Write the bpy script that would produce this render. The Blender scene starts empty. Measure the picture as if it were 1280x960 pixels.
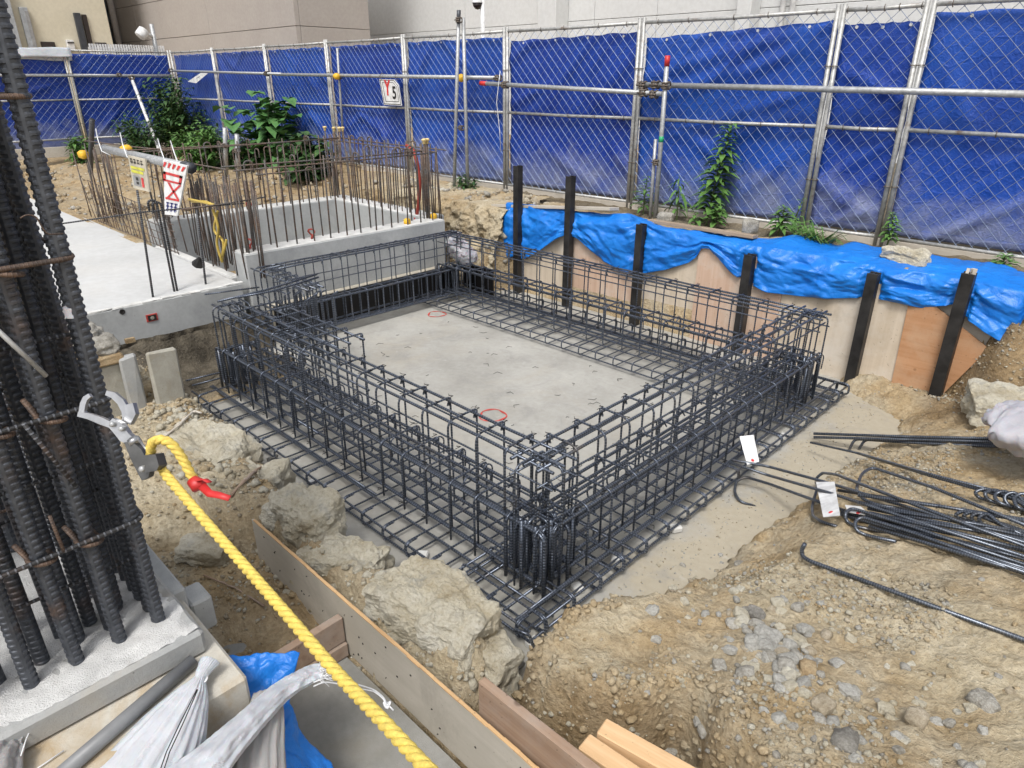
import bpy, math, random
import numpy as np
from mathutils import Vector, Matrix, noise as mnoise
random.seed(7); np.random.seed(7)
scene = bpy.context.scene
COL = scene.collection
R = math.radians

# ------------------------------------------------------------------ camera
FPX = 852.1; PIT = R(24.1); YAW = R(134.53); EYE = Vector((0, 0, 2.28))
Fv = Vector((math.cos(YAW)*math.cos(PIT), math.sin(YAW)*math.cos(PIT), -math.sin(PIT)))
Rv = Vector((math.sin(YAW), -math.cos(YAW), 0)); Uv = Rv.cross(Fv)
cam = bpy.data.cameras.new("camera"); camo = bpy.data.objects.new("camera", cam); COL.objects.link(camo)
cam.sensor_fit = 'HORIZONTAL'; cam.sensor_width = 36.0; cam.lens = FPX/1280*36.0
cam.clip_start = 0.05; cam.clip_end = 500
mw = Matrix((( Rv.x, Uv.x, -Fv.x, EYE.x), (Rv.y, Uv.y, -Fv.y, EYE.y), (Rv.z, Uv.z, -Fv.z, EYE.z), (0, 0, 0, 1)))
camo.matrix_world = mw
scene.camera = camo

# ------------------------------------------------------------------ light: overcast
world = bpy.data.worlds.new("World"); scene.world = world; world.use_nodes = True
wn = world.node_tree.nodes; wl = world.node_tree.links; wn.clear()
SUN_EL = R(58); SUN_AZ = R(298)      # azimuth measured counter-clockwise from +X
sky = wn.new('ShaderNodeTexSky'); sky.sky_type = 'NISHITA'; sky.sun_disc = False
sky.sun_elevation = SUN_EL; sky.sun_rotation = R(90) - SUN_AZ
sky.dust_density = 4.0; sky.air_density = 1.0; sky.ozone_density = 1.0
hs = wn.new('ShaderNodeHueSaturation'); hs.inputs['Saturation'].default_value = 0.30
bg = wn.new('ShaderNodeBackground'); bg.inputs['Strength'].default_value = 0.135
wo = wn.new('ShaderNodeOutputWorld')
wl.new(sky.outputs[0], hs.inputs['Color']); wl.new(hs.outputs[0], bg.inputs[0]); wl.new(bg.outputs[0], wo.inputs[0])
sl = bpy.data.lights.new("sun", 'SUN'); sl.energy = 1.45; sl.angle = R(14); sl.color = (1.0, 0.975, 0.935)
so = bpy.data.objects.new("sun", sl); COL.objects.link(so)
sd = Vector((math.cos(SUN_AZ)*math.cos(SUN_EL), math.sin(SUN_AZ)*math.cos(SUN_EL), math.sin(SUN_EL)))
so.rotation_euler = sd.to_track_quat('Z', 'Y').to_euler(); so.location = sd*30
scene.view_settings.view_transform = 'Standard'; scene.view_settings.look = 'None'
scene.view_settings.exposure = 0.56; scene.view_settings.gamma = 1.0
scene.cycles.max_bounces = 6; scene.cycles.diffuse_bounces = 3; scene.cycles.glossy_bounces = 3
scene.cycles.transparent_max_bounces = 6

# ------------------------------------------------------------------ helpers
def ray(px, py): return Fv*FPX + Rv*(px-640) - Uv*(py-480)
def at_z(px, py, z): d = ray(px, py); return EYE + d*((z-EYE.z)/d.z)
def at_y(px, py, y): d = ray(px, py); return EYE + d*((y-EYE.y)/d.y)
def at_x(px, py, x): d = ray(px, py); return EYE + d*((x-EYE.x)/d.x)
def at_d(px, py, dep): return EYE + ray(px, py)*(dep/FPX)

class MB:
    def __init__(s): s.v = []; s.f = []; s.a = []
    def add(s, vs, fs, al=None):
        o = len(s.v); s.v.extend([tuple(p) for p in vs]); s.f.extend([tuple(i+o for i in f) for f in fs])
        s.a.extend(al if al is not None else [0.0]*len(vs))
    def box(s, c, size, rot=None, bev=0.0, jit=0.0):
        c = Vector(c); hx, hy, hz = [k/2 for k in size]
        M = rot if rot is not None else Matrix.Identity(3)
        J = lambda: random.uniform(-jit, jit) if jit else 0
        if bev <= 0:
            vs = [c + M @ Vector((sx*hx+J(), sy*hy+J(), sz*hz+J())) for sz in (-1, 1) for sy in (-1, 1) for sx in (-1, 1)]
            s.add(vs, [(0,2,3,1), (4,5,7,6), (0,1,5,4), (2,6,7,3), (0,4,6,2), (1,3,7,5)]); return
        b = min(bev, hx*.9, hy*.9, hz*.9)
        vs = []; idx = {}
        for sx in (-1, 1):
            for sy in (-1, 1):
                for sz in (-1, 1):
                    j = Vector((J(), J(), J()))
                    for k in range(3):
                        p = [sx*(hx-b), sy*(hy-b), sz*(hz-b)]; p[k] += (sx, sy, sz)[k]*b
                        idx[(sx, sy, sz, k)] = len(vs); vs.append(c + M @ (Vector(p)+j))
        fs = []
        for k in range(3):
            a, b2 = [(1, 2), (0, 2), (0, 1)][k]
            for sg in (-1, 1):
                q = []
                for (p, r2) in ((-1, -1), (1, -1), (1, 1), (-1, 1)):
                    t = [0, 0, 0]; t[k] = sg; t[a] = p; t[b2] = r2; q.append(idx[(*t, k)])
                if (sg > 0) != (k != 1): q.reverse()
                fs.append(tuple(q))
        for k in range(3):      # edges
            a, b2 = [(1, 2), (0, 2), (0, 1)][k]
            for p in (-1, 1):
                for r2 in (-1, 1):
                    t0 = [0]*3; t0[a] = p; t0[b2] = r2; t1 = list(t0); t0[k] = -1; t1[k] = 1
                    q = [idx[(*t0, a)], idx[(*t1, a)], idx[(*t1, b2)], idx[(*t0, b2)]]
                    n = (Vector(vs[q[1]])-Vector(vs[q[0]])).cross(Vector(vs[q[2]])-Vector(vs[q[1]]))
                    mid = (Vector(vs[q[0]])+Vector(vs[q[2]]))/2 - c
                    if n.dot(mid) < 0: q.reverse()
                    fs.append(tuple(q))
        for sx in (-1, 1):
            for sy in (-1, 1):
                for sz in (-1, 1):
                    q = [idx[(sx, sy, sz, k)] for k in range(3)]
                    if sx*sy*sz < 0: q.reverse()
                    fs.append(tuple(q))
        s.add(vs, fs)
    def tube(s, path, r, n=6, caps=True, closed=False, ribs=None):
        P = [Vector(p) for p in path]; m = len(P)
        rad = r if hasattr(r, '__len__') else [r]*m
        T = []
        for i in range(m):
            if closed: t = P[(i+1) % m]-P[i-1]
            else: t = P[min(i+1, m-1)]-P[max(i-1, 0)]
            T.append(t.normalized() if t.length > 1e-9 else Vector((0, 0, 1)))
        ref = Vector((0, 0, 1)) if abs(T[0].z) < .9 else Vector((1, 0, 0))
        N = (ref - T[0]*ref.dot(T[0])).normalized(); vs = []; al = []; L = 0
        for i in range(m):
            if i: L += (P[i]-P[i-1]).length
            N = N - T[i]*N.dot(T[i])
            if N.length < 1e-6: N = T[i].orthogonal()
            N.normalize(); B = T[i].cross(N)
            k = 1.0
            if 0 < i < m-1 and not closed:
                a = (P[i]-P[i-1]); b = (P[i+1]-P[i])
                if a.length > 1e-9 and b.length > 1e-9: k = 1/max(.6, math.cos(a.angle(b)/2))
            for j in range(n):
                an = 2*math.pi*j/n
                vs.append(P[i] + (N*math.cos(an)+B*math.sin(an))*rad[i]*k); al.append(L)
        fs = []
        for i in range(m if closed else m-1):
            i2 = (i+1) % m
            for j in range(n):
                j2 = (j+1) % n
                fs.append((i*n+j, i*n+j2, i2*n+j2, i2*n+j))
        if caps and not closed:
            fs.append(tuple(range(n-1, -1, -1))); fs.append(tuple((m-1)*n+j for j in range(n)))
        s.add(vs, fs, al)
    def ribbon(s, pts, width, thick, nrm):
        P = [Vector(p) for p in pts]; m = len(P)
        W = width if hasattr(width, '__len__') else [width]*m
        vs = []
        for i in range(m):
            t = (P[min(i+1, m-1)]-P[max(i-1, 0)]).normalized(); nn = Vector(nrm)
            nn = (nn - t*nn.dot(t)).normalized(); sd_ = t.cross(nn)
            for a, b in ((-1, -1), (1, -1), (1, 1), (-1, 1)):
                vs.append(P[i] + sd_*a*W[i]/2 + nn*b*thick/2)
        fs = []
        for i in range(m-1):
            for j in range(4): fs.append((i*4+j, i*4+(j+1) % 4, (i+1)*4+(j+1) % 4, (i+1)*4+j))
        fs += [(3, 2, 1, 0), tuple((m-1)*4+j for j in range(4))]
        s.add(vs, fs)
    def prism(s, poly, thick, nrm):      # polygon (3d points in a plane) given thickness along nrm
        P = [Vector(p) for p in poly]; nn = Vector(nrm).normalized()*thick; m = len(P)
        s.add(P + [p+nn for p in P], [tuple(range(m-1, -1, -1)), tuple(range(m, 2*m))] + [(i, (i+1) % m, m+(i+1) % m, m+i) for i in range(m)])
    def grid(s, fn, nu, nv, al=None, wrap=False):
        vs = [fn(i/(nu-1 if not wrap else nu), j/(nv-1)) for j in range(nv) for i in range(nu)]
        fs = []
        for j in range(nv-1):
            for i in range(nu if wrap else nu-1):
                i2 = (i+1) % nu
                fs.append((j*nu+i, j*nu+i2, (j+1)*nu+i2, (j+1)*nu+i))
        s.add(vs, fs)
    def lathe(s, prof, c=(0, 0, 0), n=12, M=None):
        c = Vector(c); M = M or Matrix.Identity(3); vs = []
        for r_, z in prof:
            for j in range(n):
                a = 2*math.pi*j/n; vs.append(c + M @ Vector((r_*math.cos(a), r_*math.sin(a), z)))
        fs = [(i*n+j, i*n+(j+1) % n, (i+1)*n+(j+1) % n, (i+1)*n+j) for i in range(len(prof)-1) for j in range(n)]
        fs += [tuple(range(n-1, -1, -1)), tuple((len(prof)-1)*n+j for j in range(n))]
        s.add(vs, fs)
    def mesh(s, name, mat, smooth=False):
        me = bpy.data.meshes.new(name); me.from_pydata(s.v, [], s.f); me.materials.append(mat)
        if any(s.a):
            at = me.attributes.new('along', 'FLOAT', 'POINT'); at.data.foreach_set('value', s.a)
        if smooth: me.polygons.foreach_set('use_smooth', [True]*len(me.polygons))
        me.update(); return me

def link(name, me, parent=None, kind=None):
    o = bpy.data.objects.new(name, me); COL.objects.link(o)
    if parent is not None:
        o.parent = parent; o.matrix_parent_inverse = world_inv(parent)
    if kind: o['kind'] = kind
    return o
WM = {}
def world_inv(p):
    # things are only translated / rotated about z by their own transform (parents of parents are never moved)
    if p.parent is None: return p.matrix_basis.inverted()
    return (p.matrix_basis).inverted()
def obj(name, mb, mat, parent=None, smooth=False, kind=None, label=None):
    o = link(name, mb.mesh(name, mat, smooth), parent, kind)
    if label: o['label'] = label
    return o
def tag(o, label, cat, group=None):
    o['label'] = label; o['category'] = cat
    if group: o['group'] = group
    return o
def thing(name, label, cat, loc=(0, 0, 0), group=None):
    o = bpy.data.objects.new(name, None); o.empty_display_size = .1; COL.objects.link(o); o.location = loc
    return tag(o, label, cat, group)
def fillet(pts, rad, seg=4, closed=False):
    P = [Vector(p) for p in pts]; out = []; m = len(P)
    for i in range(m):
        if not closed and i in (0, m-1): out.append(P[i]); continue
        a, b, c = P[i-1], P[i], P[(i+1) % m]
        d1 = (a-b); d2 = (c-b); l = min(rad, d1.length*.48, d2.length*.48)
        p0 = b+d1.normalized()*l; p2 = b+d2.normalized()*l
        for k in range(seg+1):
            t = k/seg; out.append(p0*(1-t)**2 + b*2*t*(1-t) + p2*t*t)
    return out
def lerp(a, b, t): return a+(b-a)*t
def smooth01(a, b, x):
    t = np.clip((x-a)/(b-a), 0, 1); return t*t*(3-2*t)
# value noise (numpy)
_tab = np.random.RandomState(3).rand(256, 256)
def vnoise(x, y, seed=0):
    x = np.asarray(x, float)+seed*17.31; y = np.asarray(y, float)+seed*9.77
    xi = np.floor(x).astype(int); yi = np.floor(y).astype(int); fx = x-xi; fy = y-yi
    fx = fx*fx*(3-2*fx); fy = fy*fy*(3-2*fy)
    g = lambda a, b: _tab[a & 255, b & 255]
    return (g(xi, yi)*(1-fx)+g(xi+1, yi)*fx)*(1-fy) + (g(xi, yi+1)*(1-fx)+g(xi+1, yi+1)*fx)*fy
def fbm(x, y, freq, octv=4, seed=0, gain=.5):
    s_ = 0; a = 1; t = 0
    for k in range(octv):
        s_ = s_ + a*(vnoise(np.asarray(x)*freq, np.asarray(y)*freq, seed+k)-.5); t += a; a *= gain; freq *= 2.03
    return s_/t*2      # about -1..1
def in_poly(px, py, poly):
    inside = np.zeros(np.shape(px), bool); n = len(poly)
    for i in range(n):
        x1, y1 = poly[i]; x2, y2 = poly[(i+1) % n]
        c = ((y1 > py) != (y2 > py)) & (px < (x2-x1)*(py-y1)/((y2-y1) if y2 != y1 else 1e-9)+x1)
        inside ^= c
    return inside
def poly_sd(px, py, poly):
    d = np.full(np.shape(px), 1e9); n = len(poly)
    for i in range(n):
        x1, y1 = poly[i]; x2, y2 = poly[(i+1) % n]
        dx, dy = x2-x1, y2-y1
        t = np.clip(((px-x1)*dx+(py-y1)*dy)/(dx*dx+dy*dy), 0, 1)
        d = np.minimum(d, np.hypot(px-x1-t*dx, py-y1-t*dy))
    return np.where(in_poly(px, py, poly), d, -d)

# ------------------------------------------------------------------ materials
MAT = {}
class NT:
    def __init__(s, name):
        s.m = bpy.data.materials.new(name); s.m.use_nodes = True; s.t = s.m.node_tree; s.n = s.t.nodes; s.l = s.t.links
        s.b = s.n['Principled BSDF']; s.tc = s.n.new('ShaderNodeTexCoord'); s.geo = s.n.new('ShaderNodeNewGeometry'); MAT[name] = s.m
        s.pos = s.geo.outputs['Position']
    def noise(s, scale, detail=4, rough=.55, vec=None, dist=0):
        n = s.n.new('ShaderNodeTexNoise'); n.inputs['Scale'].default_value = scale; n.inputs['Detail'].default_value = detail
        n.inputs['Roughness'].default_value = rough; n.inputs['Distortion'].default_value = dist
        s.l.new(vec or s.pos, n.inputs['Vector']); return n.outputs['Fac']
    def voro(s, scale, vec=None, feature='F1'):
        n = s.n.new('ShaderNodeTexVoronoi'); n.inputs['Scale'].default_value = scale; n.feature = feature
        s.l.new(vec or s.pos, n.inputs['Vector']); return n
    def ramp(s, fac, stops):
        r_ = s.n.new('ShaderNodeValToRGB'); s.l.new(fac, r_.inputs[0]); e = r_.color_ramp.elements
        while len(e) > 1: e.remove(e[-1])
        for i, (p, c) in enumerate(stops):
            el = e[0] if i == 0 else e.new(p)
            el.position = p; el.color = (*c, 1) if hasattr(c, '__len__') else (c, c, c, 1)
        return r_.outputs[0]
    def mix(s, fac, a, b, mode='MIX'):
        m = s.n.new('ShaderNodeMix'); m.data_type = 'RGBA'; m.blend_type = mode
        for sock, v in ((m.inputs[0], fac), (m.inputs[6], a), (m.inputs[7], b)):
            if isinstance(v, (int, float)): sock.default_value = v
            elif isinstance(v, tuple): sock.default_value = (*v, 1)
            else: s.l.new(v, sock)
        return m.outputs[2]
    def math(s, op, a, b=0.0):
        m = s.n.new('ShaderNodeMath'); m.operation = op
        for sock, v in ((m.inputs[0], a), (m.inputs[1], b)):
            if isinstance(v, (int, float)): sock.default_value = v
            else: s.l.new(v, sock)
        return m.outputs[0]
    def attr(s, name):
        a = s.n.new('ShaderNodeAttribute'); a.attribute_name = name; return a
    def scaled(s, v, vec=None):
        m = s.n.new('ShaderNodeMapping'); m.inputs['Scale'].default_value = v; s.l.new(vec or s.pos, m.inputs[0]); return m.outputs[0]
    def xyz(s, vec=None):
        m = s.n.new('ShaderNodeSeparateXYZ'); s.l.new(vec or s.pos, m.inputs[0]); return m.outputs
    def bump(s, h, strength=.5, dist=.01, prev=None):
        b = s.n.new('ShaderNodeBump'); b.inputs['Strength'].default_value = strength; b.inputs['Distance'].default_value = dist
        s.l.new(h, b.inputs['Height'])
        if prev is not None: s.l.new(prev, b.inputs['Normal'])
        return b.outputs[0]
    def out(s, col=None, rough=.8, metal=0.0, nrm=None, spec=.5):
        for k, v in (('Base Color', col), ('Roughness', rough), ('Metallic', metal), ('Normal', nrm), ('Specular IOR Level', spec)):
            if v is None: continue
            if isinstance(v, (int, float)): s.b.inputs[k].default_value = v
            elif isinstance(v, tuple): s.b.inputs[k].default_value = (*v, 1)
            else: s.l.new(v, s.b.inputs[k])
        return s.m

def m_soil():
    t = NT('soil')
    big = t.noise(1.1, 5, .6); mid = t.noise(5, 5, .62); fine = t.noise(42, 5, .7); gr = t.noise(170, 3, .7)
    base = t.ramp(mid, [(.3, (.36, .275, .16)), (.46, (.47, .38, .25)), (.6, (.53, .45, .325)), (.75, (.60, .535, .42))])
    ochre = t.ramp(big, [(.46, 0.0), (.68, .32)])
    c = t.mix(ochre, base, (.50, .36, .19))
    grey = t.ramp(t.noise(2.3, 4, .6, dist=.5), [(.45, 0.0), (.62, .7)])
    c = t.mix(grey, c, (.48, .45, .375))
    br = t.attr('brown').outputs['Fac']
    pa = t.attr('pale').outputs['Fac']; c = t.mix(pa, c, t.ramp(mid, [(.35, (.48, .425, .315)), (.62, (.62, .575, .465))]))
    c = t.mix(br, c, t.ramp(mid, [(.35, (.19, .13, .07)), (.62, (.36, .26, .145))]))
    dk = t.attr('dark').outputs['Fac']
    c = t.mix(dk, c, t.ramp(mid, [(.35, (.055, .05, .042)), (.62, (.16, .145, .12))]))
    c = t.mix(t.ramp(fine, [(.42, .55), (.58, 0.0)]), c, t.mix(1.0, c, (.62, .58, .52), 'MULTIPLY'))
    c = t.mix(t.ramp(gr, [(.58, 0.0), (.72, .5)]), c, (.52, .49, .42))
    st = t.voro(34); stc = t.ramp(st.outputs['Distance'], [(.0, 1.0), (.5, 0.0)])
    c = t.mix(1.0, c, (.94, .90, .825), 'MULTIPLY')
    h = t.math('ADD', t.math('MULTIPLY', fine, 1.0), t.math('MULTIPLY', gr, .35))
    h = t.math('ADD', h, t.math('MULTIPLY', stc, .35))
    t.out(c, .95, 0, t.bump(h, .9, .022), .2); return t.m
def m_rock(name, c1, c2, sc=9):
    t = NT(name); o = t.tc.outputs['Object']; p = t.pos
    a = t.noise(sc, 5, .65); f = t.noise(sc*8, 4, .7)
    c = t.ramp(a, [(.32, c1), (.66, c2)])
    c = t.mix(t.ramp(f, [(.4, .5), (.6, 0.0)]), c, t.mix(1.0, c, (.6, .57, .52), 'MULTIPLY'))
    return t.out(c, .92, 0, t.bump(t.math('ADD', f, t.noise(sc*25, 2, .6)), .8, .012), .25)
def m_concrete(name, c1, c2, sc=3, stain=None, stain_amt=.5, pores=True, rough=.85, b=.35, dust=False):
    t = NT(name); a = t.noise(sc, 6, .6); f = t.noise(sc*14, 4, .6); g = t.noise(240, 2, .6)
    c = t.ramp(a, [(.3, c1), (.7, c2)])
    c = t.mix(t.ramp(f, [(.4, .25), (.6, 0.0)]), c, t.mix(1.0, c, (.75, .74, .72), 'MULTIPLY'))
    c = t.mix(t.ramp(g, [(.62, 0.0), (.75, .25)]), c, tuple(k*.6 for k in c1))
    if stain:
        c = t.mix(t.ramp(t.noise(sc*.8, 5, .68, dist=.8), [(.5, 0.0), (.68, stain_amt)]), c, stain)
    if dust:      # tan earth trodden onto the floor beside the mound and by the ridge
        xs = t.xyz(); e = t.math('ADD', t.math('MULTIPLY', t.math('ADD', xs[0], 1.58), 2.6), t.math('MULTIPLY', t.math('SUBTRACT', t.noise(2.6, 5, .7), .5), 1.9))
        c = t.mix(t.ramp(e, [(.0, 0.0), (.40, .95)]), c, t.mix(f, (.325, .285, .21), (.415, .37, .285)))
    if dust:
        c = t.mix(t.ramp(t.noise(3.4, 6, .72, dist=1.2), [(.52, 0.0), (.66, .45)]), c, (.25, .245, .23)); c = t.mix(t.ramp(t.noise(8, 5, .7), [(.6, 0.0), (.75, .4)]), c, (.52, .51, .48))
    h = t.math('ADD', f, g)
    nb = t.bump(h, b, .004)
    if pores:
        v = t.voro(30); pr = t.ramp(v.outputs['Distance'], [(.06, 1.0), (.10, 0.0)])
        sel = t.ramp(t.noise(19, 1), [(.55, 0.0), (.57, 1.0)])
        pm = t.math('MULTIPLY', pr, sel); c = t.mix(t.math('MULTIPLY', pm, .7), c, tuple(k*.35 for k in c1))
    return t.out(c, rough, 0, nb, .3)
def m_rebar(name, rust=0.0, base=(.105, .123, .158), rough=.31, metal=.75, freq=62.0):
    t = NT(name); al = t.attr('along').outputs['Fac']
    w = t.math('SINE', t.math('MULTIPLY', al, 2*math.pi*freq)); rib = t.ramp(w, [(.35, 0.0), (.8, 1.0)])
    n1 = t.noise(38, 3, .6); n2 = t.noise(6, 4, .6)
    c = t.mix(t.ramp(n1, [(.4, 0.0), (.7, .6)]), base, tuple(k*2.0+.01 for k in base))
    if rust > 0:
        rc = t.ramp(n1, [(.3, (.085, .06, .05)), (.6, (.20, .125, .085))])
        c = t.mix(t.ramp(n2, [(.62-rust*.45, 0.0), (.80-rust*.45, .9)]), c, rc)
    c = t.mix(t.math('MULTIPLY', t.math('SUBTRACT', 1.0, rib), .42 if rust < .3 else .2), c, tuple(k*.32 for k in base)); c = t.mix(t.math('MULTIPLY', rib, .40 if rust < .3 else .2), c, (.27, .29, .33) if rust < .3 else (.2, .18, .16))  # shade between ribs and highlights on ribs, painted into the colour
    mud = t.ramp(t.noise(9, 5, .7), [(.56, 0.0), (.72, .55)])
    if name in ('black_rebar', 'bundle_rebar'): c = t.mix(mud, c, (.20, .165, .125))
    return t.out(c, rough, metal*(1-rust*.6), t.bump(rib, .8, .004), .5)
def m_simple(name, col, rough=.6, metal=0.0, var=.25, sc=12, b=.0, bs=60, spec=.5):
    t = NT(name); a = t.noise(sc, 4, .6)
    c = t.mix(t.ramp(a, [(.35, 0.0), (.7, 1.0)]), tuple(k*(1-var) for k in col), tuple(min(1, k*(1+var*.5)) for k in col))
    nn = t.bump(t.noise(bs, 3, .6), b, .006) if b else None
    return t.out(c, rough, metal, nn, spec)
def m_galv(name='galvanised_steel', col=(.43, .44, .445), rust=.06):
    t = NT(name); a = t.noise(30, 3, .6); s_ = t.voro(60)
    c = t.mix(t.ramp(a, [(.35, 0.0), (.7, 1.0)]), tuple(k*.72 for k in col), tuple(k*1.1 for k in col))
    c = t.mix(t.ramp(t.noise(7, 5, .7), [(.68-rust, 0.0), (.80-rust, .75)]), c, (.21, .125, .075))
    return t.out(c, .50, .45, t.bump(a, .1, .002), .5)
def m_sheet():
    t = NT('blue_sheet_fabric'); p = t.pos
    a = t.noise(2.2, 5, .6); f = t.noise(9, 5, .65, dist=1.2)
    c = t.ramp(a, [(.3, (.006, .044, .30)), (.7, (.011, .085, .43))])
    c = t.mix(t.ramp(f, [(.5, 0.0), (.75, .35)]), c, (.035, .10, .44))
    oi = t.n.new('ShaderNodeObjectInfo'); c = t.mix(t.math('MULTIPLY', oi.outputs['Random'], .62), c, (.004, .018, .22))
    z = t.xyz()[2]
    mud = t.math('ADD', t.math('MULTIPLY', t.math('SUBTRACT', 1.72, z), 1.35), t.math('MULTIPLY', t.math('SUBTRACT', t.noise(3.2, 5, .65), .58), 1.7))
    c = t.mix(t.ramp(mud, [(.12, 0.0), (.75, .75)]), c, (.24, .26, .35))
    wv = t.noise(26, 4, .6, dist=2.0)
    cr = t.voro(7, None, 'DISTANCE_TO_EDGE'); crr = t.ramp(cr.outputs['Distance'], [(0.0, 1.0), (.08, 0.0)])
    zs = t.math('MULTIPLY', t.math('ABSOLUTE', t.math('SUBTRACT', t.math('FRACT', t.math('MULTIPLY', z, 1.35)), .5)), 1.0); seam = t.ramp(zs, [(0.0, 1.0), (.012, 0.0)])
    c = t.mix(t.math('MULTIPLY', seam, .35), c, (.05, .12, .46))
    scr = t.noise(1.0, 6, .75, vec=t.scaled((14, 14, 3.0)), dist=1.0); c = t.mix(t.ramp(scr, [(.60, 0.0), (.74, .30)]), c, (.09, .17, .50))
    dr = t.noise(34, 3, .7); c = t.mix(t.ramp(dr, [(.70, 0.0), (.76, .5)]), c, (.16, .22, .48))
    nb = t.bump(t.math('ADD', t.math('ADD', wv, t.math('MULTIPLY', scr, .6)), t.math('MULTIPLY', crr, .3)), .55, .014)
    return t.out(c, .45, 0, nb, .4)
def m_tarp():
    t = NT('light_blue_tarp'); a = t.noise(3, 5, .6)
    c = t.ramp(a, [(.3, (.006, .135, .52)), (.7, (.014, .20, .66))])
    c = t.mix(t.ramp(t.noise(14, 4, .7), [(.60, 0.0), (.8, .25)]), c, (.14, .30, .55))
    w = t.noise(11, 5, .6, dist=1.0)
    cr = t.voro(4.5, t.scaled((1, 1, 1.6)), 'DISTANCE_TO_EDGE'); crr = t.ramp(cr.outputs['Distance'], [(0.0, 1.0), (.12, 0.0)])
    return t.out(c, .36, 0, t.bump(t.math('ADD', w, t.math('MULTIPLY', crr, .3)), .5, .02), .4)
def m_wood(name, c1, c2, axis=0, sc=10, rough=.7, knots=True, wear=None):
    t = NT(name); s_ = [sc*2.5]*3; s_[axis] = sc*.12
    v = t.scaled(tuple(s_), t.tc.outputs['Object']); g = t.noise(1.0, 6, .65, vec=v, dist=.6)
    c = t.ramp(g, [(.3, c1), (.7, c2)])
    b = t.noise(3, 4, .6)
    c = t.mix(t.ramp(b, [(.45, 0.0), (.75, .35)]), c, tuple(k*.72 for k in c1))
    if wear: c = t.mix(t.ramp(t.noise(2.0, 6, .7), [(.46, 0.0), (.62, .7)]), c, wear)
    c = t.mix(t.ramp(t.noise(1.7, 6, .75, dist=.6), [(.56, 0.0), (.72, .45)]), c, tuple(k*.55 for k in c1)); c = t.mix(t.ramp(t.noise(55, 2, .6), [(.68, 0.0), (.74, .6)]), c, tuple(k*.4 for k in c1))
    if knots:
        vv = t.voro(4.5, t.scaled((1, 1, 1), t.tc.outputs['Object'])); kk = t.ramp(vv.outputs['Distance'], [(.05, .7), (.09, 0.0)])
        c = t.mix(kk, c, tuple(k*.35 for k in c1))
    return t.out(c, rough, 0, t.bump(g, .25, .004), .3)
def m_leaf(name, c1, c2):
    t = NT(name); a = t.noise(14, 3, .6)
    oi = t.n.new('ShaderNodeObjectInfo')
    c = t.ramp(a, [(.3, c1), (.7, c2)])
    c = t.mix(t.ramp(t.noise(34, 3, .7), [(.58, 0.0), (.7, .6)]), c, (.19, .22, .06)); c = t.mix(t.ramp(t.noise(22, 2, .6), [(.6, 0.0), (.75, .5)]), c, tuple(k*.45 for k in c1))
    t.out(c, .55, 0, None, .35); t.b.inputs['Transmission Weight'].default_value = 0.0
    return t.m
m_soil()
def m_clay():
    t = NT('clay_boulder'); a = t.noise(4, 5, .65); f = t.noise(55, 5, .75); g = t.noise(200, 3, .7)
    c = t.ramp(a, [(.3, (.43, .365, .25)), (.48, (.60, .555, .44)), (.7, (.68, .655, .57))])
    c = t.mix(t.ramp(f, [(.36, .55), (.52, 0.0)]), c, t.mix(1.0, c, (.68, .62, .52), 'MULTIPLY'))
    c = t.mix(t.ramp(t.noise(7, 4, .6), [(.60, 0.0), (.7, .6)]), c, (.30, .305, .295))
    v = t.voro(26); pk = t.ramp(v.outputs['Distance'], [(.04, .8), (.11, 0.0)]); sel = t.ramp(t.noise(24, 1), [(.56, 0.0), (.6, 1.0)]); c = t.mix(t.math('MULTIPLY', pk, sel), c, (.12, .10, .07))
    t.out(c, .95, 0, t.bump(t.math('ADD', f, t.math('MULTIPLY', g, .5)), 1.0, .02), .15)
m_clay()
m_rock('grey_stone', (.34, .335, .31), (.54, .53, .49), 14)
m_rock('tan_stone', (.36, .30, .21), (.54, .475, .37), 14)
m_rock('rust_stone', (.38, .26, .14), (.52, .41, .26), 14)
m_rock('dark_stone', (.22, .21, .19), (.36, .345, .31), 14)
m_rock('rubble', (.26, .245, .21), (.55, .53, .48), 12)
m_concrete('blinding_concrete', (.30, .29, .262), (.425, .415, .38), 1.6, (.37, .33, .26), .4, pores=False, dust=True)
m_concrete('trench_concrete', (.20, .20, .185), (.30, .295, .275), 3, (.22, .20, .16), .5, pores=False, b=.6)
m_concrete('slab_concrete', (.46, .465, .46), (.55, .555, .55), 1.2, (.50, .48, .44), .35, pores=False)
m_concrete('wall_concrete', (.35, .36, .36), (.46, .47, .465), 2.2, (.24, .25, .25), .5)
m_concrete('edge_concrete', (.52, .52, .50), (.68, .68, .66), 8, (.45, .42, .37), .4, pores=False)
m_concrete('rough_concrete', (.50, .50, .495), (.69, .69, .68), 14, (.40, .38, .35), .3, b=1.0)
m_concrete('stained_concrete', (.44, .41, .35), (.58, .56, .50), 5, (.40, .29, .16), .75, pores=False)
m_concrete('form_concrete', (.30, .31, .31), (.40, .40, .39), 4, (.38, .34, .27), .5)
m_concrete('old_concrete', (.31, .295, .25), (.44, .425, .37), 7, (.29, .24, .16), .6)
m_concrete('mortar_ledge', (.44, .40, .32), (.58, .54, .45), 8, (.40, .33, .22), .4, pores=False)
m_rebar('black_rebar')
m_rebar('bundle_rebar', 0.02, (.105, .12, .145), .31, .75, 95)
m_rebar('column_rebar', .16, (.088, .096, .112), .46, .55, 0.0)
m_rebar('tie_rebar', .62, (.04, .035, .033), .6, .4, 110)
m_rebar('rusty_rebar', .52, (.10, .095, .09), .6, .4, 60)
m_rebar('starter_rebar', .12, (.05, .05, .052), .5, .45, 60)
m_galv(); m_galv('frame_steel', (.47, .47, .455), .10)
m_galv('mesh_wire', (.21, .26, .37), .0)
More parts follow.
